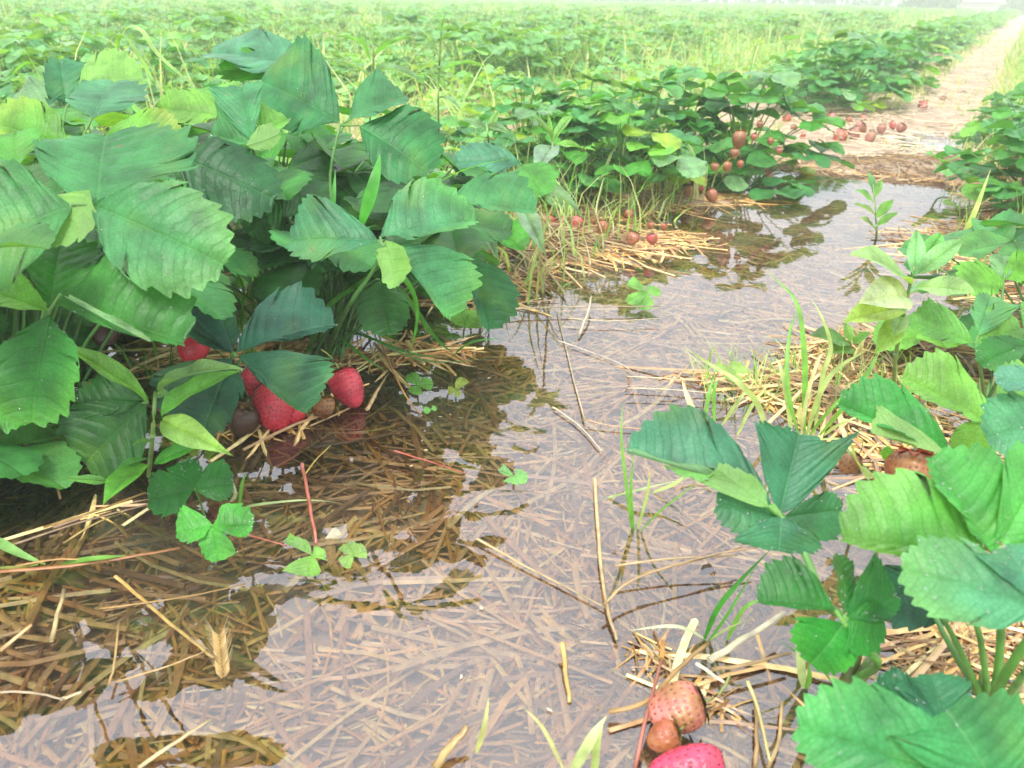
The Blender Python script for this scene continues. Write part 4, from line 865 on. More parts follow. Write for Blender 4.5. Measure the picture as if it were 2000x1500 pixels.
tuft((1570, 1345), .0, [([(1570, 1345, 0), (1562, 1280, -.02), (1556, 1200, -.03)], .0055, (.4, .5, .25)), ([(1575, 1345, 0), (1580, 1320, -.01), (1578, 1290, -.01)], .004, GR), ([(1625, 1335, .0), (1600, 1305, -.01), (1520, 1250, -.01)], .003, GD)], 'pale grass blade rising under the bright green leaf')
tuft((1730, 1010), .03, [([(1710, 960, 0), (1672, 900, -.06), (1650, 860, -.09), (1560, 862, -.1)], .004, GP), ([(1700, 935, 0), (1690, 920, -.03), (1640, 862, -.05)], .006, (.3, .42, .2))], 'pale bent grass beside the big orange strawberry')
# left: long blades arching from the plant base
tuft((700, 700), .01, [
    ([(600, 690, 0), (640, 600, -.08), (700, 555, -.12), (745, 520, -.13)], .007, (.09, .34, .04)), ([(740, 520, -.14), (790, 545, -.16), (815, 610, -.14), (800, 700, -.1)], .006, (.09, .34, .04)),
    ([(740, 525, -.12), (800, 590, -.12), (850, 660, -.06), (885, 690, .0)], .006, (.08, .28, .04)), ([(660, 640, -.02), (720, 660, -.04), (800, 690, -.03), (880, 700, .0)], .006, (.04, .20, .03)),
    ([(655, 650, -.02), (700, 690, -.04), (760, 730, -.03)], .005, (.06, .25, .03)), ([(690, 640, .0), (780, 690, -.02), (860, 708, -.02), (1000, 695, .0)], .0055, (.16, .34, .12)),
    ([(590, 640, -.02), (620, 600, -.06), (600, 560, -.1), (650, 545, -.1)], .005, (.10, .34, .05)), ([(880, 700, .0), (920, 670, -.02), (985, 660, -.01)], .006, (.10, .33, .07)),
    ([(575, 600, 0), (590, 570, -.05), (640, 545, -.08), (700, 520, -.1)], .005, (.10, .36, .04))], 'long green grass blades arching under the bright three part leaf')
tuft((820, 380), .02, [([(790, 420, -.75), (830, 375, -.76), (900, 335, -.76), (1003, 306, -.76)], .0085, (.15, .42, .05))], 'thick bright grass blade slanting over the leaves in the centre')
tuft((715, 560), .02, [([(705, 440, -.45), (728, 370, -.46), (738, 330, -.46), (742, 300, -.45)], .012, (.06, .30, .03)), ([(640, 470, -.4), (650, 400, -.42), (655, 330, -.42)], .006, GD)], 'broad upright grass blade behind the bright three part leaf')
tuft((470, 640), .02, [([(470, 640, 0), (475, 560, -.05), (440, 500, -.08)], .004, GD), ([(430, 600, -.05), (425, 520, -.08), (440, 440, -.1)], .006, GD), ([(520, 600, 0), (515, 520, 0), (520, 450, 0)], .007, (.06, .2, .03)), ([(560, 600, 0), (555, 500, 0), (550, 420, 0)], .006, (.06, .2, .03)), ([(600, 600, 0), (590, 500, 0), (600, 420, 0)], .005, GD)], 'dark grass stems in the shade under the dark leaves')
tuft((330, 330), .03, [([(380, 170, -1.0), (310, 110, -1.02), (275, 60, -1.02), (245, 58, -1.0), (222, 120, -1.0)], .008, (.28, .45, .12)), ([(300, 160, -1.0), (240, 70, -1.0), (225, 125, -1.0)], .009, (.22, .42, .06)), ([(15, 160, -1.0), (50, 125, -1.0), (90, 130, -1.0)], .008, GR)], 'arching pale grass above the leaves at upper left')
tuft((180, 1120), .0, [([(-20, 1050, 0), (30, 1080, -.01), (90, 1103, 0)], .010, (.25, .48, .15)), ([(120, 1102, 0), (180, 1092, -.01), (248, 1085, 0)], .0055, (.16, .36, .06)), ([(-10, 1110, 0), (50, 1108, -.01), (80, 1100, 0)], .004, (.3, .35, .1))], 'green blade lying on the thick reddish stalk at the left edge')
tuft((470, 985), .0, [([(460, 995, .0), (520, 985, -.01), (600, 978, -.01), (665, 982, 0)], .0055, (.42, .52, .25)), ([(468, 985, 0), (472, 950, -.01), (480, 922, -.01)], .0035, GR), ([(450, 945, 0), (440, 910, -.01), (437, 895, -.01)], .0045, GP), ([(450, 980, 0), (460, 965, -.01), (455, 940, -.01)], .004, (.5, .5, .3))], 'pale grass blade lying right of the small dark seedling')
tuft((1150, 1510), .0, [([(1115, 1510, 0), (1150, 1450, -.02), (1185, 1398, -.02)], .007, (.45, .55, .25)), ([(1160, 1520, 0), (1165, 1450, -.02), (1178, 1410, -.02)], .005, GP), ([(1100, 1500, 0), (1060, 1420, -.01), (1020, 1380, -.01)], .003, GY), ([(930, 1470, 0), (945, 1420, -.01), (955, 1360, -.01)], .0035, (.4, .42, .16))], 'pale grass tuft at the bottom edge of the puddle')
tuft((1960, 620), .02, [([(1890, 565, 0), (1930, 520, -.02), (1975, 470, -.02)], .005, (.75, .70, .5)), ([(1870, 480, 0), (1900, 420, -.02), (1935, 330, -.02)], .010, (.40, .52, .15)), ([(1995, 560, 0), (1990, 480, -.02), (2000, 400, -.02)], .005, GR)], 'long pale stalks crossing at the right edge of the puddle')

# ------------------------------------------------------------------ strawberries
FR = dict(pink=(.62, .055, .085), deep=(.52, .03, .05), hot=(.60, .035, .10), brown=(.17, .07, .03), tan=(.30, .14, .05), orange=(.33, .085, .035), rot=(.075, .04, .025), blush=(.56, .16, .13), mauve=(.36, .15, .14))
def fruit_mesh(R_w, Ln, c, c2, res=(30, 20), seeds=True, seedc=None, seed=1, squash=.0):
    """axis +Z is the stalk end, tip at -Z"""
    g = Geo(); nu, nv = res; r = random.Random(seed)
    v = np.linspace(0, 1, nv+1); u = np.arange(nu)/nu*2*math.pi
    def prof(v): return np.sin(np.pi*np.clip(v, 0, 1))**.92*(1+.20*np.cos(np.pi*np.clip(v, 0, 1)))
    pk = prof(np.linspace(0, 1, 100)).max()
    def pt(uu, vv, off=0):
        rad = R_w*prof(vv)/pk*(1+.05*np.sin(3*uu+seed)+.05*np.sin(2*uu+vv*4+seed*2))+off*np.sin(np.pi*np.clip(vv, .05, .95))**.3
        z = Ln*(.5-vv)+.0*uu - (.10*Ln)*np.exp(-(vv/.12)**2)*1.0
        z = Ln*.5*np.cos(np.pi*vv)*1.0 - .07*Ln*np.exp(-(vv/.13)**2)
        return np.stack([rad*np.cos(uu)*(1+squash), rad*np.sin(uu)*(1-squash), z], -1)
    # seed lattice
    rows = max(6, int(Ln/.0036)); S = []
    for i in range(1, rows):
        vv = i/rows; rr = R_w*float(prof(np.array(vv)))/pk; m_ = max(4, int(2*math.pi*rr/.0040))
        for j in range(m_): S.append((2*math.pi*(j+.5*(i % 2)+r.uniform(-.25, .25))/m_, vv+r.uniform(-.016, .016)))
    S = np.array(S); SP = pt(S[:, 0], S[:, 1])
    U, Vv = np.meshgrid(u, v, indexing='ij'); P = pt(U, Vv)
    Pf = P.reshape(-1, 3)
    if seeds:
        D = np.sqrt(((Pf[:, None, :]-SP[None])**2).sum(-1)).min(1)
        nn = Pf/np.maximum(np.linalg.norm(Pf, axis=1), 1e-6)[:, None]
        Pf = Pf - nn*(np.exp(-(D/.0013)**2)*.0007)[:, None]
    mixv = np.clip(vnoise(U*1.5+seed, Vv*4+seed)*1.3-.1, 0, 1).reshape(-1, 1)
    C = np.asarray(c)*(1-mixv)+np.asarray(c2)*mixv
    i = (np.arange(nu)[:, None]*(nv+1)+np.arange(nv)[None]).ravel(); j = (((np.arange(nu)+1) % nu)[:, None]*(nv+1)+np.arange(nv)[None]).ravel()
    g.add(Pf, np.stack([i, j, j+1, i+1][::-1], -1), None, C)
    if seeds:
        sc_ = seedc or np.asarray(c)*.38
        for (uu, vv), p_ in zip(S, SP):
            n_ = nrm(p_); t1 = nrm(pt(uu, min(vv+.02, 1))-p_); t2 = np.cross(n_, t1); p_ = p_-n_*.0004
            a, b = (.0012, .0008) if res[0] > 50 else (.0010, .0007)
            V = [p_+t1*a, p_+t1*a*.5+t2*b, p_-t1*a*.5+t2*b, p_-t1*a, p_-t1*a*.5-t2*b, p_+t1*a*.5-t2*b, p_+n_*.0006+t1*.0003, p_+n_*.0006-t1*.0003]
            g.add(V, [(0, 1, 6, 6)[:3]+(5,), (1, 2, 7, 6), (2, 3, 4, 7), (4, 5, 6, 7)], None, np.asarray(sc_)*r.uniform(.8, 1.6))
    return g
_fcache = {}
def strawberry(px, py, wpx, key, label, axis=(0.2, .2, .9), ratio=1.2, key2=None, z=None, hi=False, calyx=True, cc=(.22, .13, .05), group='strawberries lying along the rows', d=None, seedc=None, sq=.0, stalk=None):
    """wpx = width in photo pixels; fruit rests near the ground"""
    if wpx < 40: wpx *= .88
    dg = d if d is not None else gdepth(px, py, .012 if z is None else z)
    R_w = wpx*dg/F/2; Ln = R_w*2*ratio
    if wpx < 40 and not sq: sq = ((px*7+py) % 10-5)*.03
    p = at(px, py, dg); root = empty('strawberry', p, label, 'strawberry', group)
    axis = nrm(axis); q = Vector(axis).to_track_quat('Z', 'Y'); root.rotation_mode = 'QUATERNION'; root.rotation_quaternion = q
    sd = int(px+py); dull = (lambda q: tuple(np.array(q)*.85+np.array(FR['mauve'])*.12)) if wpx < 40 else (lambda q: q)
    g = fruit_mesh(R_w, Ln, dull(FR[key]), dull(FR[key2 or ('tan' if wpx < 40 else key)]), (96, 72) if hi else ((30, 22) if wpx > 28 else (16, 12)), seeds=wpx > 22, seed=sd, seedc=seedc, squash=sq)
    obj('fruit_body', g.mesh('fruit_body', M_fruit), root)
    if calyx:
        g = Geo(); rr = random.Random(sd); n = 9
        for i in range(n):
            a = 2*math.pi*i/n+rr.uniform(-.2, .2); dr = np.array([math.cos(a), math.sin(a), 0]); b = np.array([0, 0, Ln*.43])
            ll = R_w*rr.uniform(.8, 1.15)
            up = rr.uniform(-.05, .5)
            pts = [b+dr*.001, b+dr*ll*.5+[0, 0, ll*.10*up+.0012], b+dr*ll+[0, 0, ll*(up-.25)*.8]]
            blade(g, bez(*pts, n=5), R_w*.5, cc, np.array(cc)*.8, fold=.3, side=np.cross(dr, [0, 0, 1]))
        obj('calyx', g.mesh('calyx', M_calyx), root)
        g = Geo(); L2 = R_w*1.6; tube(g, bez((0, 0, Ln*.42), (0, 0, Ln*.42+L2*.6), (L2*.5, L2*.2, Ln*.42+L2), 5), R_w*.07, R_w*.055, 5, (.25, .30, .08) if key != 'rot' else (.1, .07, .04))
        obj('fruit_stalk', g.mesh('fruit_stalk', M_stalk), root)
    return root
strawberry(680, 757, 64, 'pink', 'upright bright red strawberry standing alone at the right end of the cluster', (-.45, .35, .85), 1.35, z=.022, hi=True, cc=(.3, .2, .08))
strawberry(535, 795, 88, 'deep', 'big red strawberry under the tip of the dark leaf', (-.2, .7, .6), 1.15, z=.022, hi=True, key2='pink')
strawberry(505, 745, 62, 'pink', 'red strawberry half covered by the dark leaf above the big one', (0, .5, .8), 1.1, z=.035, hi=True)
strawberry(577, 806, 46, 'deep', 'small red strawberry tucked beneath the dark leaf tip', (.3, .6, .5), 1.1, z=.014)
strawberry(632, 795, 48, 'brown', 'small brown strawberry between two red ones', (.0, .3, .9), 1.0, key2='tan', z=.014, cc=(.34, .22, .09), hi=True)
strawberry(476, 822, 62, 'rot', 'dark rotten strawberry left of the red cluster', (.2, .3, .9), 1.1, z=.016)
strawberry(378, 684, 60, 'deep', 'red strawberry glimpsed behind the dark blue green leaf', (0, .7, .5), 1.0, d=.80)
strawberry(205, 655, 50, 'rot', 'dark brown strawberry hidden under the left dark leaf', (0, .7, .5), 1.0, d=.80)
# bottom right
strawberry(1322, 1385, 92, 'blush', 'half decayed pink and tan strawberry with black withered calyx', (.85, .1, .2), 1.25, key2='tan', z=.022, hi=True, cc=(.06, .04, .025), sq=.04)
strawberry(1296, 1440, 62, 'tan', 'small tan unripe strawberry below the half decayed one', (.85, .2, .3), 1.1, key2='orange', z=.020, hi=True, cc=(.16, .16, .05), seedc=(.25, .08, .03))
strawberry(1345, 1498, 84, 'hot', 'bright magenta pink strawberry at the bottom edge of the photo', (.95, .0, .15), 1.85, z=.022, hi=True, calyx=False, key2='pink', seedc=(.16, .015, .03))
# right
strawberry(1780, 925, 94, 'orange', 'big orange brown strawberry under the folded leaf at right', (.2, .5, .8), 1.0, key2='tan', d=.585, hi=True, cc=(.5, .10, .06), seedc=(.2, .07, .02))
strawberry(1660, 905, 42, 'tan', 'small tan strawberry with reddish calyx left of the big orange one', (.55, .2, .6), 1.15, d=.64, cc=(.45, .14, .10), seedc=(.12, .04, .02))
# mid row cluster A
for i, (x, y, wp, k, lab) in enumerate([
    (1073, 432, 25, 'pink', 'pink strawberry at the left end of the cluster on straw'), (1098, 437, 24, 'brown', 'dull brown strawberry second from left on the straw'), (1127, 436, 30, 'pink', 'pink strawberry with calyx third from left on the straw'),
    (1136, 453, 20, 'orange', 'small orange fruit under the third pink strawberry'), (1163, 431, 19, 'tan', 'small tan fruit leaning on a round orange one'), (1178, 446, 30, 'orange', 'round orange strawberry in the middle of the straw cluster'),
    (1236, 466, 27, 'orange', 'orange strawberry at the front of the right half of the straw cluster'), (1274, 466, 25, 'pink', 'pink strawberry at the right front of the straw cluster'), (1228, 418, 20, 'pink', 'small pink fruit under the drooping leaf'),
    (1270, 440, 18, 'pink', 'tiny pink fruit behind the right front strawberry'), (1297, 443, 16, 'orange', 'tiny orange fruit at the right end of the straw cluster'),
    (1345, 373, 22, 'orange', 'dull red strawberry left of the shiny pink one'), (1367, 358, 32, 'hot', 'shiny upright pink strawberry at the foot of the middle plant'), (1390, 382, 26, 'orange', 'red brown strawberry in front of the shiny pink one'),
    (1504, 350, 22, 'mauve', 'mauve strawberry at the far bank of the puddle'), (1497, 340, 18, 'pink', 'pink fruit behind the mauve one at the far bank'), (1515, 352, 13, 'orange', 'tiny orange fruit right of the mauve one'),
    (1625, 231, 20, 'mauve', 'mauve strawberry left under the far bush'), (1659, 235, 16, 'orange', 'dull orange strawberry between two mauve ones'), (1685, 232, 16, 'mauve', 'pinkish strawberry right under the far bush'),
    (1640, 268, 30, 'pink', 'flattened pink strawberry at the left of the dropped pile'), (1668, 262, 26, 'mauve', 'pale mauve strawberry in the middle of the dropped pile'), (1680, 250, 24, 'mauve', 'pale mauve strawberry topmost of the dropped pile'),
    (1700, 268, 22, 'mauve', 'pale mauve strawberry at the right of the dropped pile'), (1722, 252, 20, 'mauve', 'mauve strawberry lying apart from the pile'), (1744, 245, 15, 'pink', 'pink strawberry on the right of the far puddle'), (1760, 250, 20, 'mauve', 'mauve strawberry nearest the far puddle'),
    (1802, 209, 22, 'pink', 'pink strawberry lying alone on the far path'), (1757, 186, 10, 'pink', 'small red strawberry at the far row edge'), (1568, 266, 14, 'pink', 'small pink strawberry left of the dropped pile'), (1550, 250, 16, 'brown', 'small brown strawberry by the middle plant'), (1537, 233, 18, 'pink', 'small pinkish fruit on the right of the middle plant'),
    (1955, 340, 30, 'orange', 'dull red strawberry at the right bank under a plant'), (1927, 424, 20, 'tan', 'small yellow brown fruit at the right edge by the water'),
    (1003, 203, 16, 'pink', 'pink strawberry lying in the grassy strip'), (1240, 94, 10, 'pink', 'right one of two far red strawberries in the second row'), (1222, 92, 10, 'orange', 'left one of two far red strawberries in the second row'), (1840, 196, 16, 'mauve', 'mauve strawberry far down the path')]):
    r = random.Random(i); strawberry(x, y, wp, k, lab, (r.uniform(-.6, .6), r.uniform(-.2, .6), .7), r.uniform(1.0, 1.3), z=.033 if y < 290 else .03, key2='tan' if k in ('brown', 'orange') else None)
dm = gdepth(1440, 372, .02)-.05
for x, y, wp, k, lab in [(1444, 273, 38, 'brown', 'round brown strawberry hanging highest on the middle plant'), (1435, 300, 22, 'brown', 'small brown fruit hanging below the round brown one'), (1420, 325, 22, 'orange', 'orange fruit hanging in the lowest trio on the middle plant'),
                     (1446, 321, 18, 'orange', 'right orange fruit of the trio on the middle plant'), (1396, 326, 18, 'tan', 'left tan fruit of the trio on the middle plant'), (1484, 244, 16, 'brown', 'brown fruit hanging at the upper right of the middle plant'),
                     (1473, 268, 15, 'orange', 'small pale orange fruit beside the round brown strawberry'), (1505, 276, 16, 'orange', 'small orange fruit at the right of the middle plant'), (1522, 295, 14, 'orange', 'small orange fruit low at the right of the middle plant')]:
    strawberry(x, y, wp, k, lab, (.1, .3, .9), 1.05, d=dm, key2='tan', cc=(.45, .25, .07), group='unripe fruits hanging from the middle plant')

# ------------------------------------------------------------------ generic plants (prototype -> copies)
def random_leaves(r, n, hgt, rad, ls, hi):
    """yields (stalk pts, geo-of-three-leaflets colour)"""
    out = []
    for i in range(n):
        az = i*2.399+r.uniform(-.3, .3); f = (i+.5)/n
        rr = rad*(f**.6)*r.uniform(.8, 1.1); z = hgt*(1-.80*f**1.7)*r.uniform(.75, 1.08)
        if i % 3 == 2: z = hgt*r.uniform(.18, .5); rr = rad*r.uniform(.75, 1.15)
        hub = np.array([math.cos(az)*rr, math.sin(az)*rr, z])
        c = np.array(r.choice([DARK, MID, MID, BLU, BLU, (.05, .2, .05), LIT, (.07, .24, .05), (.08, .26, .06), PALE]))*r.uniform(.9, 1.25)
        if r.random() < .03: c = np.array(YEL)
        out.append((az, hub, c, ls*r.uniform(.75, 1.15)))
    return out
def stalk_geo(g, hub, r, sides=5, n=6):
    b = np.array([hub[0]*.06, hub[1]*.06, -.02]); m = np.array([hub[0]*.35, hub[1]*.35, hub[2]*.75])
    tube(g, bez(b, m, hub, n), .0022, .0013, sides, (.10, .26, .05), (.14, .32, .06))
def proto_near(seed, n=22, hgt=.24, rad=.16, ls=.065):
    """plant with each leaf as its own part"""
    r = random.Random(seed); L = random_leaves(r, n, hgt, rad, ls, True)
    parts = []
    for az, hub, c, l in L:
        gs = Geo(); stalk_geo(gs, hub, r); gl = Geo(); leaf3(gl, hub, az, c, l, r, 7, 4, 4)
        parts.append((gs.mesh('leaf_stalk', M_stalk), gl.mesh('leaf', M_leaf)))
    return parts
def place_near(parts, p, rz, sc, label, group='strawberry plants of the near row'):
    root = empty('strawberry_plant', p, label, 'strawberry plant', group, rz); root.scale = (sc,)*3
    for s, l in parts:
        so_ = obj('leaf_stalk', s, root); obj('leaf', l, so_)
    return root
def proto_far(seed, n, hgt, rad, ls, teeth, k, nt_, stalks=True):
    r = random.Random(seed); gl = Geo(); gs = Geo()
    for az, hub, c, l in random_leaves(r, n, hgt, rad, ls, False):
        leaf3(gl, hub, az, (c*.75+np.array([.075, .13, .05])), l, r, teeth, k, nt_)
        if stalks: stalk_geo(gs, hub, r, 4, 4)
    return gl, gs
NEAR = [proto_near(11, 26, ls=.072), proto_near(12, 30, .25, .17, .074), proto_near(13, 22, .20, .14, .062), proto_near(14, 42, .28, .20, .074)]
near_spots = [  # px, py of base, proto, scale, label
    (1440, 352, 3, 1.0, 'bushy strawberry plant with hanging fruit at the far left bank of the puddle'),
    (1330, 330, 1, .95, 'strawberry plant just left of the bushy plant with hanging fruit'),
    (1262, 350, 1, .85, 'leafy strawberry plant between the long stalked one and the bushy one'),
    (1140, 330, 0, .85, 'strawberry plant behind the long stalked one'),
    (1060, 400, 0, .75, 'strawberry plant left of the fruit cluster on straw'),
    (1020, 330, 1, .8, 'strawberry plant behind the grey green hanging leaves'),
    (1210, 395, 0, .9, 'light strawberry plant with long stalks above the fruit cluster on straw'),
    (1110, 385, 2, .8, 'smaller strawberry plant left of the long stalked one'),
    (1650, 222, 3, 1.0, 'strawberry bush above the dropped pile of fruit'),
    (1580, 235, 1, .9, 'strawberry bush left of the one above the dropped fruit'),
    (1735, 185, 1, 1.0, 'strawberry bush right of the one above the dropped fruit'),
    (1785, 150, 0, 1.0, 'strawberry bush where the far path narrows'),
    (370, 480, 0, .8, 'strawberry plant in the shade between the two big near plants'),
    (200, 420, 1, .9, 'strawberry plant behind the yellow edged leaves at left'),
    (30, 400, 3, .9, 'strawberry plant behind the left edge leaves'),
    (500, 300, 1, .9, 'strawberry plant behind the small pale upright leaf'),
    (330, 250, 0, 1.0, 'strawberry plant behind the arching grass at upper left'),
    (90, 230, 3, .9, 'strawberry plant at upper left beyond the near row'),
    (1985, 330, 1, .8, 'strawberry plant on the right bank beside the far puddle end'),
    (2030, 440, 3, .8, 'dark strawberry plant cut by the right edge of the photo'),
    (1990, 420, 2, .6, 'low dark strawberry plant at the right edge by the water'),
    (2040, 720, 1, .9, 'strawberry plant mostly beyond the right edge'),
    (1960, 290, 2, .8, 'small strawberry plant on the right bank near the grass'),
    (70, 640, 1, .78, 'strawberry plant in the shadow behind the broad left leaves'),
    (250, 610, 0, .75, 'strawberry plant deep in shade behind the dark curled leaf'),
    (690, 540, 1, .75, 'strawberry plant behind the bright three part leaf'),
    (820, 500, 2, .75, 'small strawberry plant right of the bright three part leaf'),
    (-120, 700, 1, 1.05, 'strawberry plant just beyond the left edge'),
    (-330, 950, 3, .9, 'strawberry plant whose reflection darkens the lower left water'),
    (860, 360, 2, .7, 'low strawberry plant behind the thick slanting grass blade'),
]
for px, py, k, sc, lab in near_spots:
    p = gp(px, py); p[2] = float(ground(p[0], p[1]))-.005
    place_near(NEAR[k], p, random.uniform(0, 6.28), sc, lab)

# field rows
FARP = [proto_far(20+i, 34, .23, .20, .068, 4, 3, 2) for i in range(5)]
FARM = [(a.mesh('foliage', M_leaf_far), b.mesh('stalks', M_stalk)) for a, b in FARP]
cands = []
rr = random.Random(5)
def in_view(x, y, m=.4): return y > .3 and abs(x) < y*.64+m
occupied = [gp(a, b)[:2] for a, b, *_ in near_spots]
for ri, ac in enumerate([-.74, -2.25, -3.35, -4.45, -5.5, -6.6, -7.7, -8.8, -9.9, -11, -12.1, -13.2, -14.3, -15.4, .42, 1.5, 2.6, 3.8]+[-16.5-1.1*i for i in range(30)]):
    al = 0
    while al < 50:
        al += .27*rr.uniform(.8, 1.2)
        q = xy(al, ac+rr.uniform(-1, 1)*(.10 if ac in (-.74, .42) else min(.55, .12+al*.05))); x, y = q
        if ac == -.74 and al < 3.9: continue
        if ac == .42 and (al < 6 or rr.random() < .25): continue
        if not in_view(x, y): continue
        if rr.random() < .06: continue
        if min((x-a)**2+(y-b)**2 for a, b in occupied) < .02: continue
        cands.append((math.hypot(x, y), x, y, ac))
cands.sort()
nind = 295-len(near_spots)
for i, (dst, x, y, ac) in enumerate(cands[:nind]):
    z = float(ground(x, y)); s = rr.uniform(.75, 1.15)
    side = 'in the near row past the puddle' if ac == -.74 else ('in the row right of the path' if ac > 0 else ('in the first row beyond the grassy strip' if ac > -2.5 else ('in the second row beyond the grassy strip' if ac > -3.5 else 'in the rows far behind the grassy strip')))
    root = empty('strawberry_plant', (x, y, z), 'leafy green strawberry bush %s' % side, 'strawberry plant', 'strawberry bushes %s' % side, rr.uniform(0, 6.28)); root.scale = (s, s, s*rr.uniform(.85, 1.15))
    f, st = FARM[i % 5]; obj('foliage', f, root); obj('stalks', st, root)
print('individual field plants', nind, 'rest', len(cands)-nind, 'nearest rest', cands[nind][0])
# the rest of the field as one mass
low = [proto_far(40+i, 16, .22, .19, .085, 0, 5, 2, False)[0].arrays() for i in range(4)]
lowest = [proto_far(50+i, 9, .21, .20, .12, 0, 4, 1, False)[0].arrays() for i in range(4)]
g = Geo()
for i, (dst, x, y, ac) in enumerate(cands[nind:]):
    V, Q, U, C, W = (low if dst < 18 else lowest)[i % 4]
    a = rr.uniform(0, 6.28); s = rr.uniform(.8, 1.2); ca, sa = math.cos(a)*s, math.sin(a)*s
    V2 = np.stack([V[:, 0]*ca-V[:, 1]*sa+x, V[:, 0]*sa+V[:, 1]*ca+y, V[:, 2]*s+.02], -1)
    g.add(V2, Q, U, C*rr.uniform(.8, 1.3), W)
tag(obj('strawberry_crop', g.mesh('strawberry_crop', M_leaf_far)), 'rows of strawberry plants merging into a green field far off', 'crop', kind='stuff')

# ------------------------------------------------------------------ grass cover
def grass_field(n, keepf, hmin, hmax, wd, seed, xr, yr, colors):
    r = np.random.RandomState(seed); x = r.uniform(*xr, n); y = r.uniform(*yr, n)
    if seed in (3, 8, 9): al, ac = x, y; x = ROW[0]*al+PERP[0]*ac; y = ROW[1]*al+PERP[1]*ac      # given along / across the rows
    k = keepf(x, y, r); x = x[k]; y = y[k]; n = len(x)
    z = ground(x, y); h = r.uniform(hmin, hmax, n); th = r.rand(n)*6.28; lean = r.uniform(.1, .9, n)*h; dx, dy = np.cos(th), np.sin(th)
    ws = wd*r.uniform(.6, 1.3, n); fa = r.rand(n)*6.28; sx, sy = np.cos(fa)*ws/2, np.sin(fa)*ws/2
    rows = []
    for f in (0, .4, .75, 1.):
        cx = x+dx*lean*f**2; cy = y+dy*lean*f**2; cz = z-.005+h*(f-.35*f**3*(lean/h)); ww = (1-f**1.6)*.95+.05
        rows.append(np.stack([np.stack([cx-sx*ww, cy-sy*ww, cz], -1), np.stack([cx+sx*ww, cy+sy*ww, cz], -1)], 1))
    V = np.stack(rows, 1).reshape(-1, 3)
    q = np.array([(0, 1, 3, 2), (2, 3, 5, 4), (4, 5, 7, 6)]); Q = (q[None]+(np.arange(n)*8)[:, None, None]).reshape(-1, 4)
    c = np.array(colors)[r.randint(0, len(colors), n)]*r.uniform(.75, 1.25, n)[:, None]
    return V, Q, np.repeat(c, 8, 0)
g = Geo()
def AC(x, y): return x*PERP[0]+y*PERP[1]
def AL(x, y): return x*ROW[0]+y*ROW[1]
def in_v(x, y): return (y > .3) & (np.abs(x) < y*.62+.2)
pal = [(.28, .44, .12), (.38, .52, .15), (.52, .54, .22), (.18, .38, .08), (.46, .50, .26)]
for n, kf, h0, h1, wd, sd, xr, yr in (
    (42000, lambda x, y, r: (np.abs(AC(x, y)+1.5) < .45) & in_v(x, y) & (vnoise(x*3, y*3) > .38), .04, .16, .007, 1, (-3, 5), (1.2, 9)),
    (60000, lambda x, y, r: (AC(x, y) < -1.9) & in_v(x, y) & (vnoise(x*1.2, y*1.2) > .25), .08, .26, .012, 2, (-14, 9), (3, 20)),
    (7000, lambda x, y, r: in_v(x, y) & (AC(x, y) > -.12+.12*vnoise(AL(x, y)*4, x*0)) & (vnoise(x*5, y*5) > .25), .03, .13, .0048, 3, (2.35, 7), (-.14, .55)),
    (9000, lambda x, y, r: in_v(x, y) & (AC(x, y) > -.12+.1*vnoise(AL(x, y)*4, x*0)), .06, .18, .009, 8, (6.5, 26), (-.14, .8)),
    (1500, lambda x, y, r: in_v(x, y) & (vnoise(x*4, y*4) > .5), .02, .07, .004, 9, (2.7, 12), (-.5, -.1)),
    (350, lambda x, y, r: (AL(x, y) > 0), .02, .07, .0028, 13, (.22, .50), (.80, .98)),
    (5000, lambda x, y, r: (np.abs(AC(x, y)-.25) < .35) & (AL(x, y) > 1.3) & in_v(x, y), .04, .15, .004, 7, (.7, 4), (1.2, 6)),
    (6000, lambda x, y, r: (np.abs(AC(x, y)+.82) < .28) & (AL(x, y) > 1.0) & (AL(x, y) < 2.6) & in_v(x, y), .05, .17, .0048, 4, (-.9, 1.2), (.9, 3)),
    (9000, lambda x, y, r: (AC(x, y) < -1.0) & in_v(x, y) & (vnoise(x*1.7+4, y*1.7) > .42), .14, .36, .008, 14, (-5, 6), (1.4, 9)),
    (9000, lambda x, y, r: (AC(x, y) < -1.2) & in_v(x, y) & (vnoise(x*.9+4, y*.9) > .45), .18, .42, .013, 15, (-12, 10), (6, 20)),
    (1800, lambda x, y, r: in_v(x, y) & (vnoise(AL(x, y)*3, x*0+2) > .35), .03, .10, .006, 8, (3.2, 14), (-.52, -.36)),
    (900, lambda x, y, r: (np.abs(AC(x, y)+.85) < .16) & (AL(x, y) < 1.2) & in_v(x, y), .04, .14, .0032, 5, (-.9, .4), (.6, 1.4)),
    (60000, lambda x, y, r: (AC(x, y) < -3) & in_v(x, y) & (vnoise(x*.5, y*.5) > .2), .12, .30, .022, 6, (-30, 20), (8, 40))):
    V, Q, C = grass_field(n, kf, h0, h1, wd, sd, xr, yr, pal if sd != 5 else [GD, GR, GR]); g.add(V, Q, None, C)
tag(obj('grass_cover', g.mesh('grass_cover', M_grass)), 'pale green grass growing between the strawberry rows', 'grass', kind='stuff')

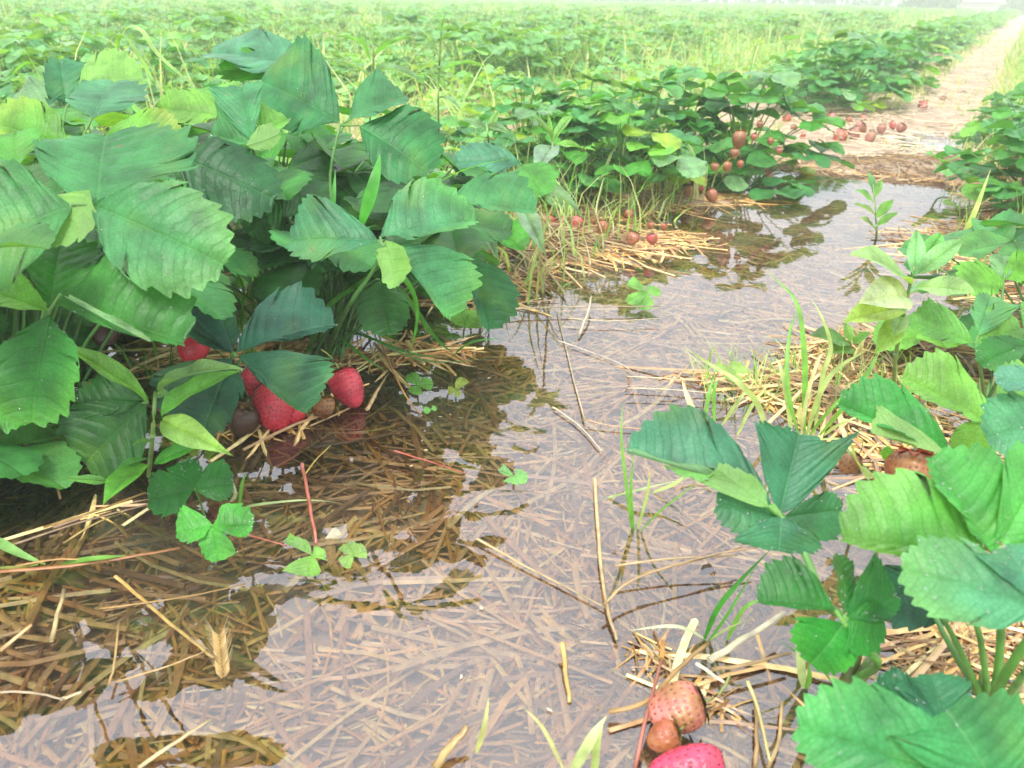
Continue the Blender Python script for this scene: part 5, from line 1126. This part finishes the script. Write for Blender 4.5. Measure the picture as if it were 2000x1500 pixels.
wl = [proto_far(60+i, 9, .10, .12, .042, 3, 3, 2, False)[0].arrays() for i in range(5)]
g = Geo(); r = np.random.RandomState(31)
for i in range(2600):
    x = r.uniform(-5, 6); y = r.uniform(1.5, 10); a_ = AC(x, y)
    if abs(x) > y*.62+.2 or a_ > -.95 and not (.05 < a_ < .5 and AL(x, y) > 2.6): continue
    V, Q, U, C, W = wl[i % 5]; a = r.rand()*6.28; sc = r.uniform(.5, 1.25); ca, sa = math.cos(a)*sc, math.sin(a)*sc
    V2 = np.stack([V[:, 0]*ca-V[:, 1]*sa+x, V[:, 0]*sa+V[:, 1]*ca+y, V[:, 2]*sc*r.uniform(.7, 1.5)+.012], -1)
    g.add(V2, Q, U, C*.6+np.array([(.12, .24, .05), (.20, .32, .08), (.10, .26, .08)][i % 3])*.7, W)
tag(obj('ground_weeds', g.mesh('ground_weeds', M_leaf_far)), 'low broad leaved weeds filling the strips between the rows', 'weeds', kind='stuff')

# ------------------------------------------------------------------ far background: house, bushes
def box(g, x0, x1, y0, y1, z0, z1, c):
    V = [(x0, y0, z0), (x1, y0, z0), (x1, y1, z0), (x0, y1, z0), (x0, y0, z1), (x1, y0, z1), (x1, y1, z1), (x0, y1, z1)]
    g.add(V, [(0, 3, 2, 1), (4, 5, 6, 7), (0, 1, 5, 4), (1, 2, 6, 5), (2, 3, 7, 6), (3, 0, 4, 7)], None, c)
M_wall = col_material("plaster wall", .8, .3, (3, .9, 1.1)); M_roof = col_material("roof tiles", .7, .3, (6, .8, 1.2)); M_glass = col_material("window glass", .1, .6)
hr = empty('house', (20.1, 38, 0), 'pale pinkish building with a white ledge far behind the field at upper right', 'house')
g = Geo(); box(g, -1.9, 1.75, 0, 5, -.1, 2.6, (.42, .36, .36)); obj('wall', g.mesh('wall', M_wall, smooth=False), hr)
g = Geo(); box(g, -1.95, .4, -.12, -.003, .50, .62, (.8, .8, .78)); obj('ledge', g.mesh('ledge', M_wall, smooth=False), hr)
g = Geo(); V = [(-2.2, -.4, 2.55), (2.05, -.4, 2.55), (2.05, 5.4, 2.55), (-2.2, 5.4, 2.55), (-2.2, 2.5, 3.9), (2.05, 2.5, 3.9)]
g.add(V, [(0, 1, 5, 4), (2, 3, 4, 5), (0, 3, 2, 1)], None, (.40, .26, .24)); obj('roof', g.mesh('roof', M_roof, smooth=False), hr)
for x in (-1.1, .7):
    g = Geo(); box(g, x-.4, x+.4, -.03, -.003, 1.1, 2.1, (.1, .12, .14)); obj('window', g.mesh('window', M_glass, smooth=False), hr)
def bush(x, y, w_, h, label, n=900, seed=1, leaf=.16):
    root = empty('bush', (x, y, 0), label, 'bush'); r = np.random.RandomState(seed); g = Geo()
    for i in range(n):
        zz = r.rand(); prf = (1-.75*zz**2.2)*(.75+.35*vnoise(i*.0+zz*4+seed, seed*2.3)); a = r.rand()*6.28; rad = r.rand()**.4*prf*(.8+.4*vnoise(a*2+seed, zz*5))
        p = np.array([math.cos(a)*rad*w_/2, math.sin(a)*rad*w_/2, zz*h*(.88+.2*vnoise(a*1.5, seed))])
        d = nrm(r.normal(size=3)); s = nrm(np.cross(d, r.normal(size=3))); l = leaf*r.uniform(.6, 1.4)
        g.add([p, p+d*l*.5+s*l*.3, p+d*l, p+d*l*.5-s*l*.3], [(0, 1, 2, 3)], None, np.array([.035, .10, .04])*r.uniform(.6, 1.6))
    obj('foliage', g.mesh('foliage', M_leaf_far, smooth=False), root)
    g = Geo()
    for i in range(5): 
        a = i*1.3; tube(g, [(0, 0, 0), (math.cos(a)*w_*.12, math.sin(a)*w_*.12, h*.3), (math.cos(a)*w_*.3, math.sin(a)*w_*.3, h*.7)], .06, .02, 5, (.12, .09, .06))
    obj('trunk', g.mesh('trunk', M_stalk), root)
bush(15.7, 34, 2.3, 1.7, 'dark rounded bush left of the pale house', 2600, 1)
bush(19.9, 35.5, 1.6, .55, 'low dark bush in front of the pale house', 1600, 2)
for i in range(9): bush(-27+i*5.2+(i % 3)*.6, 46+(i % 2)*2, 7.5, 3.4+(i*37 % 5)*.4, 'hazy green bush %s in the hedge line behind the field' % ['at the far left end', 'second from the left', 'third from the left', 'fourth from the left', 'in the middle', 'just right of the middle', 'third from the right', 'second from the right', 'at the right end'][i], 1700, 10+i, .42)

# ------------------------------------------------------------------ fallen dead leaves
def dead_leaf(px, py, z, size, c, label):
    p = gp(px, py, z); g = Geo()
    leaflet_auto(g, p, (.9, .3, .1), (0, -.2, 1), size, .7, vfold=.1, teeth=6, k=4, nt_=4, wave=.06, c=c, curl=.15)
    tag(obj('dead_leaf', g.mesh('dead_leaf', M_dead, p), loc=p), label, 'dead leaf')
dead_leaf(65, 878, .012, .034, (.45, .28, .02), 'yellow dead leaf floating in dark water at the left edge')
dead_leaf(80, 815, .02, .022, (.42, .25, .03), 'small yellow dead leaf tip below the bright left leaf')
dead_leaf(1195, 985, -.006, .018, (.16, .09, .08), 'dark purple rotten leaf under the water right of the puddle centre')
dead_leaf(1365, 1122, -.003, .014, (.10, .07, .04), 'dark brown rotten leaf in front of the straw bundle')
dead_leaf(635, 1052, .012, .013, (.45, .42, .3), 'curled greyish leaf tip beside the red runner')

# ------------------------------------------------------------------ haze
m, t, N, Lk = newmat("haze"); pv = nd(N, 'ShaderNodeVolumePrincipled'); pv.inputs['Density'].default_value = .019; pv.inputs['Color'].default_value = (.90, .97, .93, 1); pv.inputs['Anisotropy'].default_value = .2
o = nd(N, 'ShaderNodeOutputMaterial'); Lk.new(pv.outputs[0], o.inputs['Volume'])
g = Geo(); box(g, -82, 82, -10, 102, -1.2, 7, (1, 1, 1))
tag(obj('haze', g.mesh('haze', m, smooth=False)), 'pale mist over the far field', 'haze', kind='stuff')
